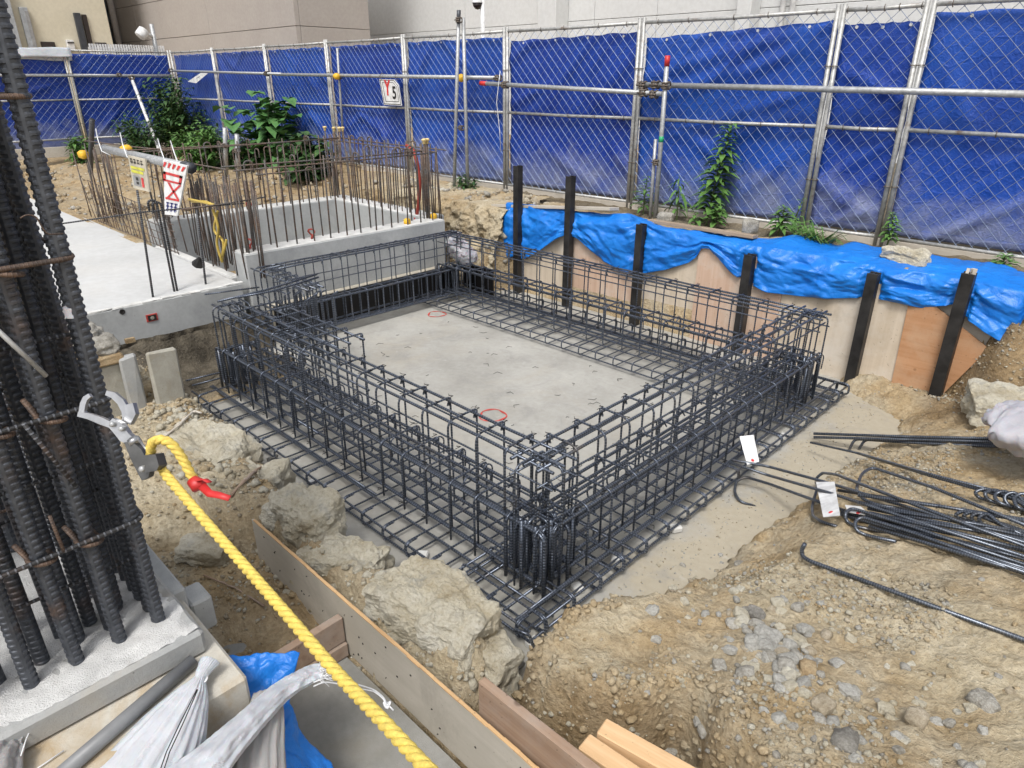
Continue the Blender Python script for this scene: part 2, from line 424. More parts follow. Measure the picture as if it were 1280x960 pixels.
m_simple('clamp_steel', (.17, .14, .115), .6, .4, .5, 40)
m_sheet(); m_tarp()
m_wood('form_plywood', (.50, .415, .31), (.62, .53, .42), 2, 7, .75, False, (.63, .58, .51))
m_wood('pink_plywood', (.50, .33, .235), (.62, .46, .35), 2, 7, .75, False, (.58, .50, .42))
m_wood('orange_plywood', (.40, .20, .095), (.53, .30, .165), 0, 8, .7, True, (.50, .34, .22))
m_wood('coated_plywood', (.42, .385, .325), (.52, .485, .42), 0, 6, .6, False, (.40, .37, .31))
m_wood('ply_edge', (.42, .25, .12), (.62, .42, .22), 0, 20, .7, False)
m_wood('old_timber', (.24, .155, .105), (.38, .27, .19), 0, 12, .75, True, (.33, .28, .24))
m_wood('new_timber', (.55, .345, .175), (.70, .50, .30), 0, 14, .65, True)
m_wood('grey_plank', (.38, .34, .28), (.55, .50, .43), 0, 10, .85, False, (.50, .47, .42))
m_wood('brown_plank', (.27, .20, .14), (.40, .32, .24), 0, 10, .85, False)
m_simple('black_steel', (.034, .032, .031), .50, .3, .6, 7, .3, 30)
m_simple('black_board', (.007, .006, .006), .5, 0, .6, 9)
m_simple('yellow_plastic', (.80, .47, .03), .45)
m_simple('cream_plastic', (.72, .55, .24), .5)
m_simple('red_plastic', (.55, .03, .03), .45)
m_simple('red_paint', (.58, .07, .055), .6, 0, .4, 40)
m_simple('white_plastic', (.74, .74, .73), .4)
m_simple('white_print', (.78, .78, .77), .5)
m_simple('old_sign_board', (.55, .50, .40), .55, 0, .3, 5); m_simple('black_print', (.012, .012, .012), .5)
m_simple('grey_print', (.30, .30, .30), .5)
m_simple('red_print', (.62, .035, .035), .5)
m_simple('blue_print', (.05, .06, .25), .5)
m_simple('yellow_print', (.62, .60, .06), .5)
m_simple('green_tape', (.03, .42, .16), .5)
m_simple('grip_steel', (.10, .10, .098), .35, .5, .3, 30)
m_simple('hook_alloy', (.40, .405, .415), .32, .75, .25, 20)
m_simple('rope_yellow', (.74, .56, .12), .6, 0, .22, 90, .5, 400)
m_simple('hose_yellow', (.50, .36, .07), .5)
m_simple('conduit_red', (.34, .045, .03), .5)
m_simple('grey_pvc', (.20, .205, .21), .45, 0, .2, 10)
m_simple('white_string', (.75, .76, .77), .5)
m_simple('dark_void', (.015, .013, .012), .6)
m_simple('dark_metal', (.06, .065, .075), .45, .3)
m_simple('dark_pipe_grey', (.12, .135, .16), .5)
def m_bag(name, col, tr=.25):
    t = NT(name); a = t.noise(10, 4, .6); f = t.noise(60, 3, .7)
    c = t.mix(t.ramp(a, [(.35, 0.0), (.7, 1.0)]), tuple(k*.86 for k in col), col)
    w = t.n.new('ShaderNodeTexWave'); w.inputs['Scale'].default_value = 140; t.l.new(t.pos, w.inputs['Vector'])
    cr = t.voro(26, t.scaled((1, 1, 1)), 'DISTANCE_TO_EDGE'); crr = t.ramp(cr.outputs['Distance'], [(0.0, 1.0), (.10, 0.0)])
    c = t.mix(t.ramp(t.noise(5, 5, .7), [(.60, 0.0), (.75, .18)]), c, (.42, .38, .32))
    t.b.inputs['Subsurface Weight'].default_value = tr; t.b.inputs['Subsurface Scale'].default_value = .03
    return t.out(c, .36, 0, t.bump(t.math('ADD', t.math('ADD', f, t.math('MULTIPLY', crr, .12)), t.math('MULTIPLY', w.outputs['Fac'], .3)), .6, .007), .5)
m_bag('woven_bag', (.62, .64, .68)); m_bag('grey_bag', (.40, .39, .385)); m_bag('white_bag', (.60, .585, .62))
m_concrete('beige_cladding', (.375, .338, .31), (.415, .38, .35), 1.0, pores=False, b=.9)
m_concrete('white_cladding', (.61, .615, .61), (.65, .655, .645), .8, pores=False, b=.5)
m_concrete('cream_wall', (.60, .555, .43), (.66, .61, .485), .8, pores=False, b=.5)
m_simple('grey_door', (.38, .40, .42), .5); m_simple('dark_window', (.03, .022, .02), .25)
m_leaf('weed_leaf', (.055, .135, .03), (.125, .25, .06)); m_leaf('bush_leaf', (.022, .06, .02), (.06, .125, .035))
m_leaf('broad_leaf', (.05, .14, .04), (.10, .23, .07)); m_simple('plant_stem', (.10, .14, .05), .7)

# ================================================================== TERRAIN
MOUND = [(-1.20, 1.30), (-1.35, 1.40), (-1.345, 1.62), (-1.27, 1.95), (-1.21, 2.35), (-1.19, 2.9), (-1.16, 3.4), (-1.13, 3.95),
         (-1.09, 4.45), (-1.03, 4.85), (-1.08, 5.12), (-1.30, 5.28), (-1.58, 5.46), (-1.72, 5.58), (-1.72, 5.8), (6, 5.8), (6, -3), (-.20, .9), (-.40, 1.26), (-.50, 1.40), (-.59, 1.47), (-.68, 1.54), (-.76, 1.57), (-.83, 1.45), (-.93, 1.41), (-1.05, 1.35)]
RIDGE = [(-5.95, .75), (-5.95, 1.68), (-5.2, 1.62), (-4.6, 1.56), (-4.1, 1.60), (-3.75, 1.54), (-3.45, 1.50), (-3.2, 1.42), (-2.9, 1.50), (-2.62, 1.44), (-2.4, 1.40), (-2.2, 1.47), (-1.95, 1.52), (-1.7, 1.47),
         (-1.52, 1.50), (-1.40, 1.43), (-1.38, 1.10), (-2.9, 1.10), (-3.05, 1.0), (-3.2, .8), (-3.5, .45), (-5.95, .45)]
def H(x, y):
    x = np.asarray(x, float); y = np.asarray(y, float)
    x, y = np.broadcast_arrays(x, y)
    n1 = fbm(x, y, 1.6, 3, 1); n2 = fbm(x, y, 5.5, 3, 5); n3 = fbm(x, y, 19, 3, 9)
    h = np.full(x.shape, -.10) + 0*n1
    rough = np.zeros(x.shape)
    # mound on the camera's right
    wob = n2*.05 + n3*.025
    d = poly_sd(x, y, MOUND) + wob
    pl = .29 + .23*np.clip(x+1, 0, 2.2) - .13*smooth01(2.6, 4.4, y) + .10*smooth01(2.4, 1.2, y)
    w = lerp(.075, .42, smooth01(1.75, 2.9, y))
    m = (pl + .035*n1)*np.power(np.clip(d/w, 0, 1), .62)
    hole = smooth01(.12, .03, np.hypot((x+.73), (y-1.58))*1.0)
    m = m - .12*hole
    bank = .90*smooth01(5.1, 5.85, y + .10*n2 - .25*smooth01(-.7, .3, x))*smooth01(-1.0, -.62, x + .06*n2)
    m = np.maximum(m, np.where(d > 0, bank + m*.4, m))
    h = np.where(d > 0, np.maximum(m, -.02), h); rough = np.where(d > 0, np.clip(d/.1, 0, 1), rough)
    # ridge between the cage and the form board, and earth round the old stub
    d2 = poly_sd(x, y, RIDGE) + n2*.045 + n3*.03
    pr = .265 + .06*np.sin(x*4.1+1)*smooth01(-3.4, -2.9, x) + .10*n1 + .05*smooth01(-3.2, -4.6, x)
    ph = np.where((y < 1.0) & (x > -3.9), .16 + .12*smooth01(-3.1, -4.2, x), pr)
    r2 = ph*np.power(np.clip(d2/.15, 0, 1), .6)
    h = np.where((d2 > 0) & (d <= 0), r2, h); rough = np.maximum(rough, np.where(d2 > 0, np.clip(d2/.08, 0, 1), 0))
    # low ground beside the column base
    low = (x > -3.7) & (x < -1.95) & (y > .2) & (y < 1.12) & (d2 <= 0)
    lh = .035 + .07*smooth01(-2.35, -3.0, x) + .03*n2
    h = np.where(low, lh*smooth01(-2.03, -2.25, x)-.02, h); rough = np.where(low, .6, rough)
    # ground under the bags and under the photographer
    bagg = .34*smooth01(.62, .45, y - .15*smooth01(-1.2, -.7, x))*smooth01(-2.2, -1.9, x)
    h = np.where((y < .8) & (x > -2.2) & (d <= 0), np.maximum(h, bagg-.05), h)
    # bank behind the boards up to the fence
    by = lerp(5.62, 5.05, smooth01(-5.45, -5.75, x))
    bw = lerp(.03, .85, smooth01(-5.45, -5.8, x))
    b = (.96 + .05*n2)*smooth01(0, 1, (y + .12*n2*smooth01(-5.4, -5.9, x) - by)/bw)
    h = np.where((y > 5.0) & (x < -.80) & (x > -8.4), np.maximum(h, b-.02), h); rough = np.where((y > 5.0) & (x < -5.5), 1.0, rough)
    h = np.where((y > 5.85) & (x >= -.85), np.maximum(h, .93 + .05*n2), h)
    # ground beyond the second foundation, out to the fences
    far = (.585 + .15*smooth01(2.9, 4.6, y) + .05*n1*smooth01(2.6, 3.6, y) + .04*n2*smooth01(2.6, 3.6, y))*smooth01(-8.15, -8.45, x)
    h = np.where((x < -8.2) & (y > 2.45), np.maximum(h, far + .18*smooth01(5.3, 6.3, y)), h); rough = np.where(x < -8.3, 1.0, rough)
    h = np.where((x < -5.98) & (y < 2.5), .30, h); h = np.where((x <= -14.0) & (y < 2.75), .72+.06*n2, h)
    h = np.where((x < -5.9) & (x > -8.2) & (y > 2.5) & (y < 4.98), -.05, h)
    h = np.where((x < -5.86) & (x > -6.1) & (y < 2.75), .27, h)
    low2 = (x < -4.95) & (x > -5.98) & (y > 1.2) & (y < 2.7) & (d2 <= 0.15)
    h = np.where(low2, np.maximum(h, -.01 + .03*n2 + .27*smooth01(-5.72, -5.92, x)), h); rough = np.where(low2, .9, rough)
    out = np.maximum.reduce([smooth01(6.42, 6.5, y), smooth01(1.2, 2.2, x), smooth01(.15, -.8, y)*smooth01(-2.6, -1.9, x)])
    h = lerp(h, np.where(y > 6.4, 1.0, .66), out)
    flat = smooth01(8, 14, np.hypot(x+4, y-3)*.6)
    cl = np.abs(fbm(x, y, 9, 3, 33)); h = h + rough*(n2*.028 + n3*.020 + fbm(x, y, 52, 3, 14)*.011 - .018*np.exp(-(cl/.035)**2)*smooth01(.0, .25, fbm(x, y, 1.9, 2, 44)))*(1-flat)
    return h
def axis(fine0, fine1, step, lo, hi):
    a = list(np.arange(fine0, fine1+1e-6, step)); s_ = step; p = fine1
    while p < hi: s_ *= 1.22; p += s_; a.append(p)
    s_ = step; p = fine0
    while p > lo: s_ *= 1.22; p -= s_; a.insert(0, p)
    return np.array(a)
gx = axis(-6.1, .35, .0185, -90, 60); gy = axis(.55, 6.05, .0185, -60, 90)
GX, GY = np.meshgrid(gx, gy); GZ = H(GX, GY)
nx_, ny_ = len(gx), len(gy)
tv = np.stack([GX, GY, GZ], -1).reshape(-1, 3)
ii = (np.arange(ny_-1)[:, None]*nx_ + np.arange(nx_-1)[None, :]).reshape(-1)
tf = np.stack([ii, ii+1, ii+1+nx_, ii+nx_], -1)
me = bpy.data.meshes.new('ground'); me.vertices.add(len(tv)); me.vertices.foreach_set('co', tv.ravel())
me.loops.add(tf.size); me.loops.foreach_set('vertex_index', tf.ravel().astype(np.int32))
me.polygons.add(len(tf)); me.polygons.foreach_set('loop_start', (np.arange(len(tf))*4).astype(np.int32)); me.polygons.foreach_set('loop_total', np.full(len(tf), 4, np.int32))
me.update(calc_edges=True); me.polygons.foreach_set('use_smooth', [True]*len(tf))
br = np.maximum.reduce([smooth01(-8.2, -8.6, GX)*.55*smooth01(.2, .7, fbm(GX, GY, .9, 3, 31)*.5+.6), smooth01(4.7, 5.3, GY)*smooth01(-1.1, -.9, GX)*.8*(GY < 6.2),
     smooth01(-5.4, -5.7, GX)*(GY > 4.9)*.35*(GX > -8.4), smooth01(.07, .02, poly_sd(GX, GY, MOUND))*smooth01(1.9, 1.6, GY)*.55*(poly_sd(GX, GY, MOUND) > -.1),
     smooth01(-.16, .05, -np.hypot((GX+.70), (GY-1.26)))*.7*0, .30*smooth01(.66, .76, vnoise(GX*1.3, GY*1.3, 40))*smooth01(2, 1, GX)*(GX < -2)])
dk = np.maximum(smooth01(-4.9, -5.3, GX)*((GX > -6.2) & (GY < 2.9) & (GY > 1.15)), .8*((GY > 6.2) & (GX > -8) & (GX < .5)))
pal = .75*smooth01(.03, .12, poly_sd(GX, GY, MOUND))*smooth01(.44, .62, fbm(GX, GY, 2.4, 4, 95)*.5+.60)*smooth01(3.2, 2.4, GY) + .75*smooth01(.0, .1, poly_sd(GX, GY, RIDGE))*smooth01(.40, .60, fbm(GX, GY, 3.0, 3, 91)*.5+.62)*(GX > -5.3)
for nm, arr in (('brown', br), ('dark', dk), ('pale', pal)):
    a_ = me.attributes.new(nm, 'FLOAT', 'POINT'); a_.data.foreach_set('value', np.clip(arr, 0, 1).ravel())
me.materials.append(MAT['soil'])
link('ground', me, kind='structure')
def hz(x, y): return float(H(np.array([x]), np.array([y]))[0])
def at_ground(px, py, off=0.0):
    d = ray(px, py); d.normalize(); t = .5
    ts = np.arange(.4, 14, .01); X = EYE.x+d.x*ts; Y = EYE.y+d.y*ts; Z = EYE.z+d.z*ts
    k = np.argmax(Z - off <= np.maximum(H(X, Y), 0.0))
    return Vector((X[k], Y[k], Z[k]))

# blinding concrete on the pit floor, thickness 60 mm, top z = 0
m = MB(); poly = [(-5.02, 1.35), (-.9, 1.35), (-.6, 5.62), (-5.97, 5.62), (-5.97, 2.62), (-5.02, 2.62)]
m.prism([(x, y, -.06) for x, y in poly], .06, (0, 0, 1))
floor = obj('pit_floor', m, MAT['blinding_concrete'], kind='structure')
m = MB(); m.prism([(-3.0, .30, -.07), (-.55, .30, -.07), (-.55, 1.075, -.07), (-3.0, 1.075, -.07)], .066, (0, 0, 1))
obj('trench_floor', m, MAT['trench_concrete'], kind='structure')
# sprayed survey circles on the floor (flat paint)
for (px, py, r_) in ((616, 519, .105), (546, 392.5, .10)):
    c = at_z(px, py, 0.003); m = MB(); vs = []; n = 40
    for j in range(n):
        a = 2*math.pi*j/n; w1 = r_*(1+.05*math.sin(3*a+px)); w2 = w1-.016-.007*math.sin(5*a+1)
        vs += [(c.x+w1*math.cos(a), c.y+w1*math.sin(a), .003), (c.x+w2*math.cos(a), c.y+w2*math.sin(a), .003)]
    m.add(vs, [(2*j, 2*((j+1) % n), 2*((j+1) % n)+1, 2*j+1) for j in range(n)])
    obj('paint_ring', m, MAT['red_paint'], floor)

# ================================================================== CONCRETE ALREADY CAST
# pale ground slab
t = thing('ground_slab', 'broad pale concrete slab with a grey cast edge standing over dark soil', 'slab', (-8, 1.5, .58))
m = MB(); m.box((-10.15, .22, .43), (8.2, 4.74, .296), None, .012); obj('slab', m, MAT['slab_concrete'], t)
m = MB(); m.box((-6.028, .22, .4235), (.055, 4.73, .301), None, .004); obj('edge_face', m, MAT['wall_concrete'], t)
m = MB()
for i in range(60):
    y = -2.1+i*.079; m.box((-6.03+random.uniform(-.006, .006), y, .580+random.uniform(-.004, .003)), (.05, .082, .012), None, 0, .004)
obj('edge_mortar', m, MAT['edge_concrete'], t, kind='stuff')
m = MB(); c = at_x(190, 397, -5.997); m.box((-5.998, c.y, c.z), (.006, .09, .062)); pl = obj('spray_mark', m, MAT['red_paint'], t)
m = MB(); m.box((-5.992, c.y, c.z), (.006, .066, .045)); m2 = obj('spray_mark_centre', m, MAT['dark_void'], pl)
m = MB(); M90 = Matrix.Rotation(R(90), 3, 'Y'); m.lathe([(.016, 0), (.016, .006), (.001, .006)], (-5.995, c.y, c.z), 12, M90); obj('plug', m, MAT['old_concrete'], pl)
c = at_x(153, 390, -5.996); m = MB(); m.lathe([(.022, 0), (.022, .004), (.012, .004), (.010, .001)], (-6.0, c.y, c.z), 14, M90); obj('tie_hole', m, MAT['dark_void'], t)
# second foundation: four walls round an open pit
t = thing('foundation_walls', 'square of cast grey foundation walls with starter bars on top', 'foundation', (-7.1, 3.8, .4))
def wallbox(x0, x1, y0, y1, z0, z1, mat='wall_concrete'):
    m = MB(); m.box(((x0+x1)/2, (y0+y1)/2, (z0+z1)/2), (x1-x0, y1-y0, z1-z0), None, .008); o = obj('wall', m, MAT[mat], t)
    m = MB(); m.box(((x0+x1)/2, (y0+y1)/2, z1+.003), (x1-x0-.02, y1-y0-.02, .010), None, .004); obj('screed_top', m, MAT['edge_concrete'], o)
wallbox(-6.26, -6.0, 2.655, 5.02, -.1, .825); wallbox(-8.42, -8.15, 2.655, 5.24, -.1, .825); wallbox(-8.148, -6.262, 4.95, 5.23, -.1, .823)
wallbox(-8.148, -6.262, 2.60, 2.70, -.1, .577, 'slab_concrete')
m = MB(); m.box((-7.2, 3.85, -.02), (1.9, 2.2, .06)); obj('pit_base', m, MAT['blinding_concrete'], t)
m = MB(); m.box((-5.955, 3.93, .165), (.088, 2.3, .33), None, .01, .0); obj('ledge', m, MAT['mortar_ledge'], t)
# black coated board against the ledge
t = tag(obj('form_board', (lambda m: (m.box((-5.895, 3.93, .165), (.028, 2.25, .325), None, .002), m)[1])(MB()), MAT['black_board']), 'black coated form board standing behind the far rebar beam', 'board')
m = MB(); m.box((-5.62, 5.16, .17), (.5, .02, .33), None, .002); tag(obj('form_board', m, MAT['black_board']), 'short black form board at the corner beside the white sack', 'board')

# column base in the foreground with its wider footing
t = thing('concrete_pedestal', 'rough topped concrete column base with chamfered edge under the ribbed bars', 'pedestal', (-2.3, .1, .35))
m = MB(); m.box((-2.52, -.42, .655), (1.36, 1.82, .09), None, .012); o = obj('cap_step', m, MAT['form_concrete'], t)
def rgh(u, v):
    x = -3.18+u*1.325; y = -1.31+v*1.79; e = min(u, 1-u, v, 1-v)
    return (x, y, .7015+.012*float(fbm(x, y, 16, 3, 3)) + .004*float(fbm(x, y, 70, 2, 8)) - (.006 if e < .01 else 0) + .004)
m = MB(); m.grid(rgh, 80, 110); obj('rough_top', m, MAT['rough_concrete'], o, True)
m = MB(); m.box((-2.44, -.38, .28), (1.56, 1.82, .66), None, .01); obj('footing', m, MAT['stained_concrete'], t)
m = MB(); m.box((-2.62, .495, .45), (.95, .10, .40), None, .008); obj('side_block', m, MAT['wall_concrete'], t)
m = MB(); m.box((-2.20, .585, .50), (.12, .075, .14), None, .008); obj('side_block', m, MAT['wall_concrete'], t)
# broken concrete stub beside the pit (an old pile head)
t = thing('concrete_stub', 'broken concrete pile stub with grey post and crumbled top beside the cage', 'pile stub', (-4.5, 1.2, .1))
def stub_box(x0, x1, y0, y1, z0, z1, mat, nm):
    m = MB(); m.box(((x0+x1)/2, (y0+y1)/2, (z0+z1)/2), (x1-x0, y1-y0, z1-z0), None, .012, .008); return obj(nm, m, MAT[mat], t)
stub_box(-5.0, -4.58, .86, 1.12, .05, .64, 'old_concrete', 'block')
stub_box(-4.60, -4.53, 1.10, 1.20, .05, .68, 'form_concrete', 'post')
stub_box(-4.53, -4.48, 1.245, 1.425, .02, .685, 'old_concrete', 'slab_panel')
stub_box(-5.03, -4.55, .88, 1.14, .642, .70, 'rust_stone', 'rusty_plate')
def rock_mesh(name, r, seed, sub=3, mat='grey_stone', amp=.28, flat=1.0, facet=False):
    bm_ = MB(); import bmesh
    b = bmesh.new(); bmesh.ops.create_icosphere(b, subdivisions=sub, radius=1.0)
    sx, sy, sz = r if hasattr(r, '__len__') else (r, r, r)
    o = Vector((seed*3.7, seed*1.3, seed*7.1))
    for v in b.verts:
        p = v.co.copy(); n = mnoise.fractal(p*1.1+o, .9, 2.1, 4); n2 = mnoise.cell(p*1.4+o)
        k = 1 + amp*n + amp*.22*n2
        q = p*k; q = Vector([math.copysign(min(abs(c), .80+.1*mnoise.noise(p*3+o)), c) for c in q])
        if mat == 'clay_boulder':
            q = p*(1 + amp*.9*mnoise.fractal(p*1.0+o, .8, 2.1, 3))
            q = Vector([math.copysign(min(abs(c), .74+.08*mnoise.noise(p*2+o)), c) for c in q])
            w = Vector((q.x*sx, q.y*sy, q.z*sz)); nn = Vector((p.x/sx, p.y/sy, p.z/sz)).normalized(); sc_ = min(1.0, max(sx, sy)/.22)
            V_ = mnoise.voronoi(w*8+o)[0]
            w += nn*sc_*(.030*mnoise.fractal(w*7+o, .8, 2.1, 3) + .035*min(.5, V_[1]-V_[0]) - .012*abs(mnoise.noise(w*24+o)) + .008*mnoise.noise(w*48+o) + .006*mnoise.noise(w*95+o))
            v.co = Vector((w.x, w.y, w.z*flat)); continue
        if sub >= 4: q += p*(.045*mnoise.fractal(p*5.5+o, .7, 2.2, 4))
        v.co = Vector((q.x*sx, q.y*sy, q.z*sz*flat))
    me = bpy.data.meshes.new(name); b.to_mesh(me); b.free(); me.materials.append(MAT[mat])
    if not facet and mat != 'clay_boulder': me.polygons.foreach_set('use_smooth', [True]*len(me.polygons))
    me.update(); return me
for (x, y, z, r_, sd) in ((-4.90, 1.02, .745, (.17, .14, .06), 3), (-4.70, 1.05, .75, (.16, .11, .065), 5), (-4.80, 1.0, .82, (.13, .10, .055), 9)):
    o = link('rubble_lump', rock_mesh('rubble_lump', r_, sd, 4, 'rubble', .3), t); o.location = (x, y, z)
m = MB(); m.box((-4.9, 1.28, .66), (.03, .06, .03)); obj('brick_fragment', m, MAT['rust_stone'], t)
# lumpy soil face under the slab edge
m = MB()
def sface(u, v):
    y = 1.30+u*1.42; z = -.02+v*.33
    return (-5.90+.10*(1-v)*.3+.05*float(fbm(y, z*1.4, 6, 4, 21))+.02*float(fbm(y, z, 26, 2, 5)), y, z)
m.grid(sface, 90, 26); o = obj('soil_face', m, MAT['soil'], kind='structure', smooth=True)
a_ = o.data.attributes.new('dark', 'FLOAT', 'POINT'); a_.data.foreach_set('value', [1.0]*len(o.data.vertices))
# crumbly clay face of the bank between the second foundation and the boards
m = MB()
def bface(u, v):
    x = -8.3+u*2.74; z = -.04+v*1.06
    y = 5.30 + .42*v**1.6 + .13*float(fbm(x, z*1.3, 2.2, 3, 23)) - .10*abs(float(fbm(x, z, 5.0, 4, 27))) + .05*float(fbm(x, z, 17, 3, 29)) + .02*float(fbm(x*1.0, z, 48, 2, 30))
    if v > .9: y += (v-.9)*6
    return (x + .05*float(fbm(z, x, 7, 2, 3)), y, z - max(0, v-.9)*.3)
m.grid(bface, 190, 80); o = obj('bank_face', m, MAT['soil'], kind='structure', smooth=True)
a_ = o.data.attributes.new('pale', 'FLOAT', 'POINT'); a_.data.foreach_set('value', [max(0., min(1., .5+1.3*mnoise.noise(v.co*2.2))) for v in o.data.vertices])
random.seed(103)

# ================================================================== FENCE
FY = 6.47; ZT = 2.80; ZM = 1.90; ZB = 1.03
def chain(m, P0, ex, w, z0, z1, sp=.115, r=.0022):
    # two families of diagonal wires between z0..z1 along ex from P0
    h = z1-z0; P0 = Vector(P0); ex = Vector(ex); nrm = Vector((-ex.y, ex.x, 0)); k = 0
    for sgn in (1, -1):
        s_ = -h if sgn > 0 else 0.0; end = w if sgn > 0 else w+h
        a = s_
        while a < end:
            if sgn > 0: u0, u1 = a, a+h; zz0, zz1 = 0, h
            else: u0, u1 = a, a-h; zz0, zz1 = 0, h
            # clip to 0..w
            lo, hi = 0.0, 1.0
            du = u1-u0
            for lim in (0.0, w):
                tt = (lim-u0)/du
                inside_low = (u0 >= 0 if lim == 0 else u0 <= w)
                if not inside_low: lo = max(lo, tt)
                elif (u1 < 0 if lim == 0 else u1 > w): hi = min(hi, tt)
            if hi-lo > .01:
                A = P0+ex*(u0+du*lo)+Vector((0, 0, z0+h*lo))+nrm*.002*sgn; B = P0+ex*(u0+du*hi)+Vector((0, 0, z0+h*hi))+nrm*.002*sgn
                m.tube([A, B], r, 4, False)
            a += sp
def fence_panel(P0, ex, w, label, mids=(ZM,), post_r=.021, zt=ZT, zb=ZB, sp=.115):
    P0 = Vector(P0); ex = Vector(ex); q = lambda u, z: P0+ex*u+Vector((0, 0, z))
    nrm = Vector((ex.y, -ex.x, 0))
    t = thing('fence_panel', label, 'fence panel', q(w/2, zb-.1), 'chain link fence panels round the site')
    for u in (.022, w-.022):
        m = MB(); m.tube([q(u, zb-.15), q(u, zt+.045)], post_r, 8); obj('post', m, MAT['frame_steel'], t, True)
    for nm, z in [('top_rail', zt), ('bottom_rail', zb)]+[('middle_rail', z) for z in mids]:
        m = MB(); m.tube([q(.03, z), q(w/2, z-.006), q(w-.03, z)], .0165, 8); obj(nm, m, MAT['frame_steel'], t, True)
    m = MB(); chain(m, q(.02, 0), ex, w-.04, zb, zt, sp); obj('wire_mesh', m, MAT['mesh_wire'], t, kind='stuff')
    m = MB()
    for z in (zt,)+tuple(mids):
        n = 5
        for k in range(n):
            u = (k+.5+random.uniform(-.15, .15))*w/n; c = q(u, z)
            m.tube([c+nrm*.012+Vector((0, 0, .022)), c+nrm*.026, c+nrm*.012-Vector((0, 0, .026)), c-nrm*.01-Vector((0, 0, .024))], .0032, 4)
    for u in (.022, w-.022):
        for z in (zt-.42, zt-1.35):
            c = q(u, z); m.tube([c+Vector((.03*math.cos(a)*1, .03*math.sin(a), 0)) for a in np.linspace(0, 2*math.pi, 9)], .0035, 4)
    obj('tie_clips', m, MAT['clamp_steel'], t, kind='stuff')
    return t
def sheet(P0, ex, w, label, folds, zt=ZT-.05, zb=ZB+.02, top=None, amp=.035, seed=0, off=.055):
    P0 = Vector(P0); ex = Vector(ex); nrm = Vector((-ex.y, ex.x, 0)) # away from the camera
    nu = max(12, int(w*26)); nv = 46
    def fn(u, v):
        uu = u*w; zz_t = zt-.012*math.sin(u*math.pi*5)**2 - (top(u) if top else 0)
        z = lerp(zb, zz_t, v); d = .012*float(fbm(uu+seed, z, 3.2, 4, seed % 7)) + .02*math.sin(math.pi*u)*math.sin(math.pi*v)
        for (u0, v0, ang, wd, ln, a) in folds:
            du, dz = uu-u0, (z-zb)-v0; ca, sa = math.cos(ang), math.sin(ang)
            s_, q_ = du*ca+dz*sa, -du*sa+dz*ca
            d -= a*math.exp(-(q_/wd)**2)*math.exp(-(s_/ln)**2)
        p = P0+ex*(uu+.008*math.sin(9*v+seed))+nrm*(off+max(-.046, d)); return (p.x, p.y, z)
    m = MB(); m.grid(fn, nu, nv)
    me_ = m.mesh('blue_sheet', MAT['blue_sheet_fabric'], True); o = link('blue_sheet', me_)
    tag(o, label, 'blue sheet', 'blue sheets tied behind the fence panels')
    md = o.modifiers.new('thick', 'SOLIDIFY'); md.thickness = .002
    # white eyelets along the hem
    g = MB()
    for k in range(max(3, int(w*2.4))):
        u = (k+.5)/max(3, int(w*2.4)); p = Vector(fn(u, .985)); g.lathe([(.013, 0), (.013, .005), (.006, .006)], p-nrm*.006, 8, Matrix((( ex.x, 0, nrm.x), (ex.y, 0, nrm.y), (0, 1, 0))))
    obj('eyelets', g, MAT['white_plastic'], o, kind='stuff')
    return o
def rf(n, w, a=.042):
    return [(random.uniform(0, w), random.uniform(.1, 1.7), random.uniform(.3, 1.1)*random.choice((1, 1, -1)), random.uniform(.03, .07), random.uniform(.25, .6), random.uniform(.4, 1.3)*a) for _ in range(n)]
EX = Vector((1, 0, 0))
edges = [-16.70, -14.62, -12.49, -10.47, -8.48, -6.47, -4.52, -2.55, -1.88, .14]
plab = ['chain link panel behind the dark bushes by the fence corner', 'chain link panel with the drooping white paper tag', 'chain link panel above the big leafed plant', 'chain link panel with the Y5 plate hung in front',
        'chain link panel crossed by the two tall scaffold tubes', 'chain link panel behind the two tall bare black posts', 'wide chain link panel with the lone tall weed growing up it', 'narrow half width chain link panel over the tuft of grass', 'chain link panel above the pale stone block on the tarp']
slab_ = ['blue sheet behind the dark bushes by the fence corner', 'blue sheet behind the drooping white paper tag', 'blue sheet above the big leafed plant', 'blue sheet behind the Y5 plate', 'blue sheet behind the two tall scaffold tubes, dusty at the hem',
         'blue sheet with mud splashes behind the two tall black posts', 'blue sheet with long slanting folds behind the tall weed', 'narrow blue sheet behind the half width panel', 'dusty blue sheet above the pale stone block']
big = {5: [(1.6, 1.25, .75, .07, .7, .045), (1.25, 1.1, .8, .05, .5, .025)], 6: [(.9, 1.45, .22, .06, 1.2, .04), (.7, 1.2, .25, .06, 1.2, .035), (1.2, .95, .3, .05, 1.0, .03), (1.6, 1.5, .5, .05, .6, .03)],
       4: [(.9, .95, .05, .04, .6, .02), (1.0, .8, -.04, .04, .5, .02)], 0: [(.6, .6, .6, .06, .4, .05)], 8: [(.8, .6, .7, .05, .6, .02)]}
tops = {6: lambda u: .07*(1-u)+.015, 5: lambda u: .03*(1-u)+.02, 7: lambda u: .05}
for i in range(9):
    x0, x1 = edges[i], edges[i+1]; w = x1-x0
    fence_panel((x0+.004, FY, 0), EX, w-.008, plab[i])
    sheet((x0+.03, FY, 0), EX, w-.05, slab_[i], big.get(i, [])+rf(9, w), top=tops.get(i), seed=i*3+1)
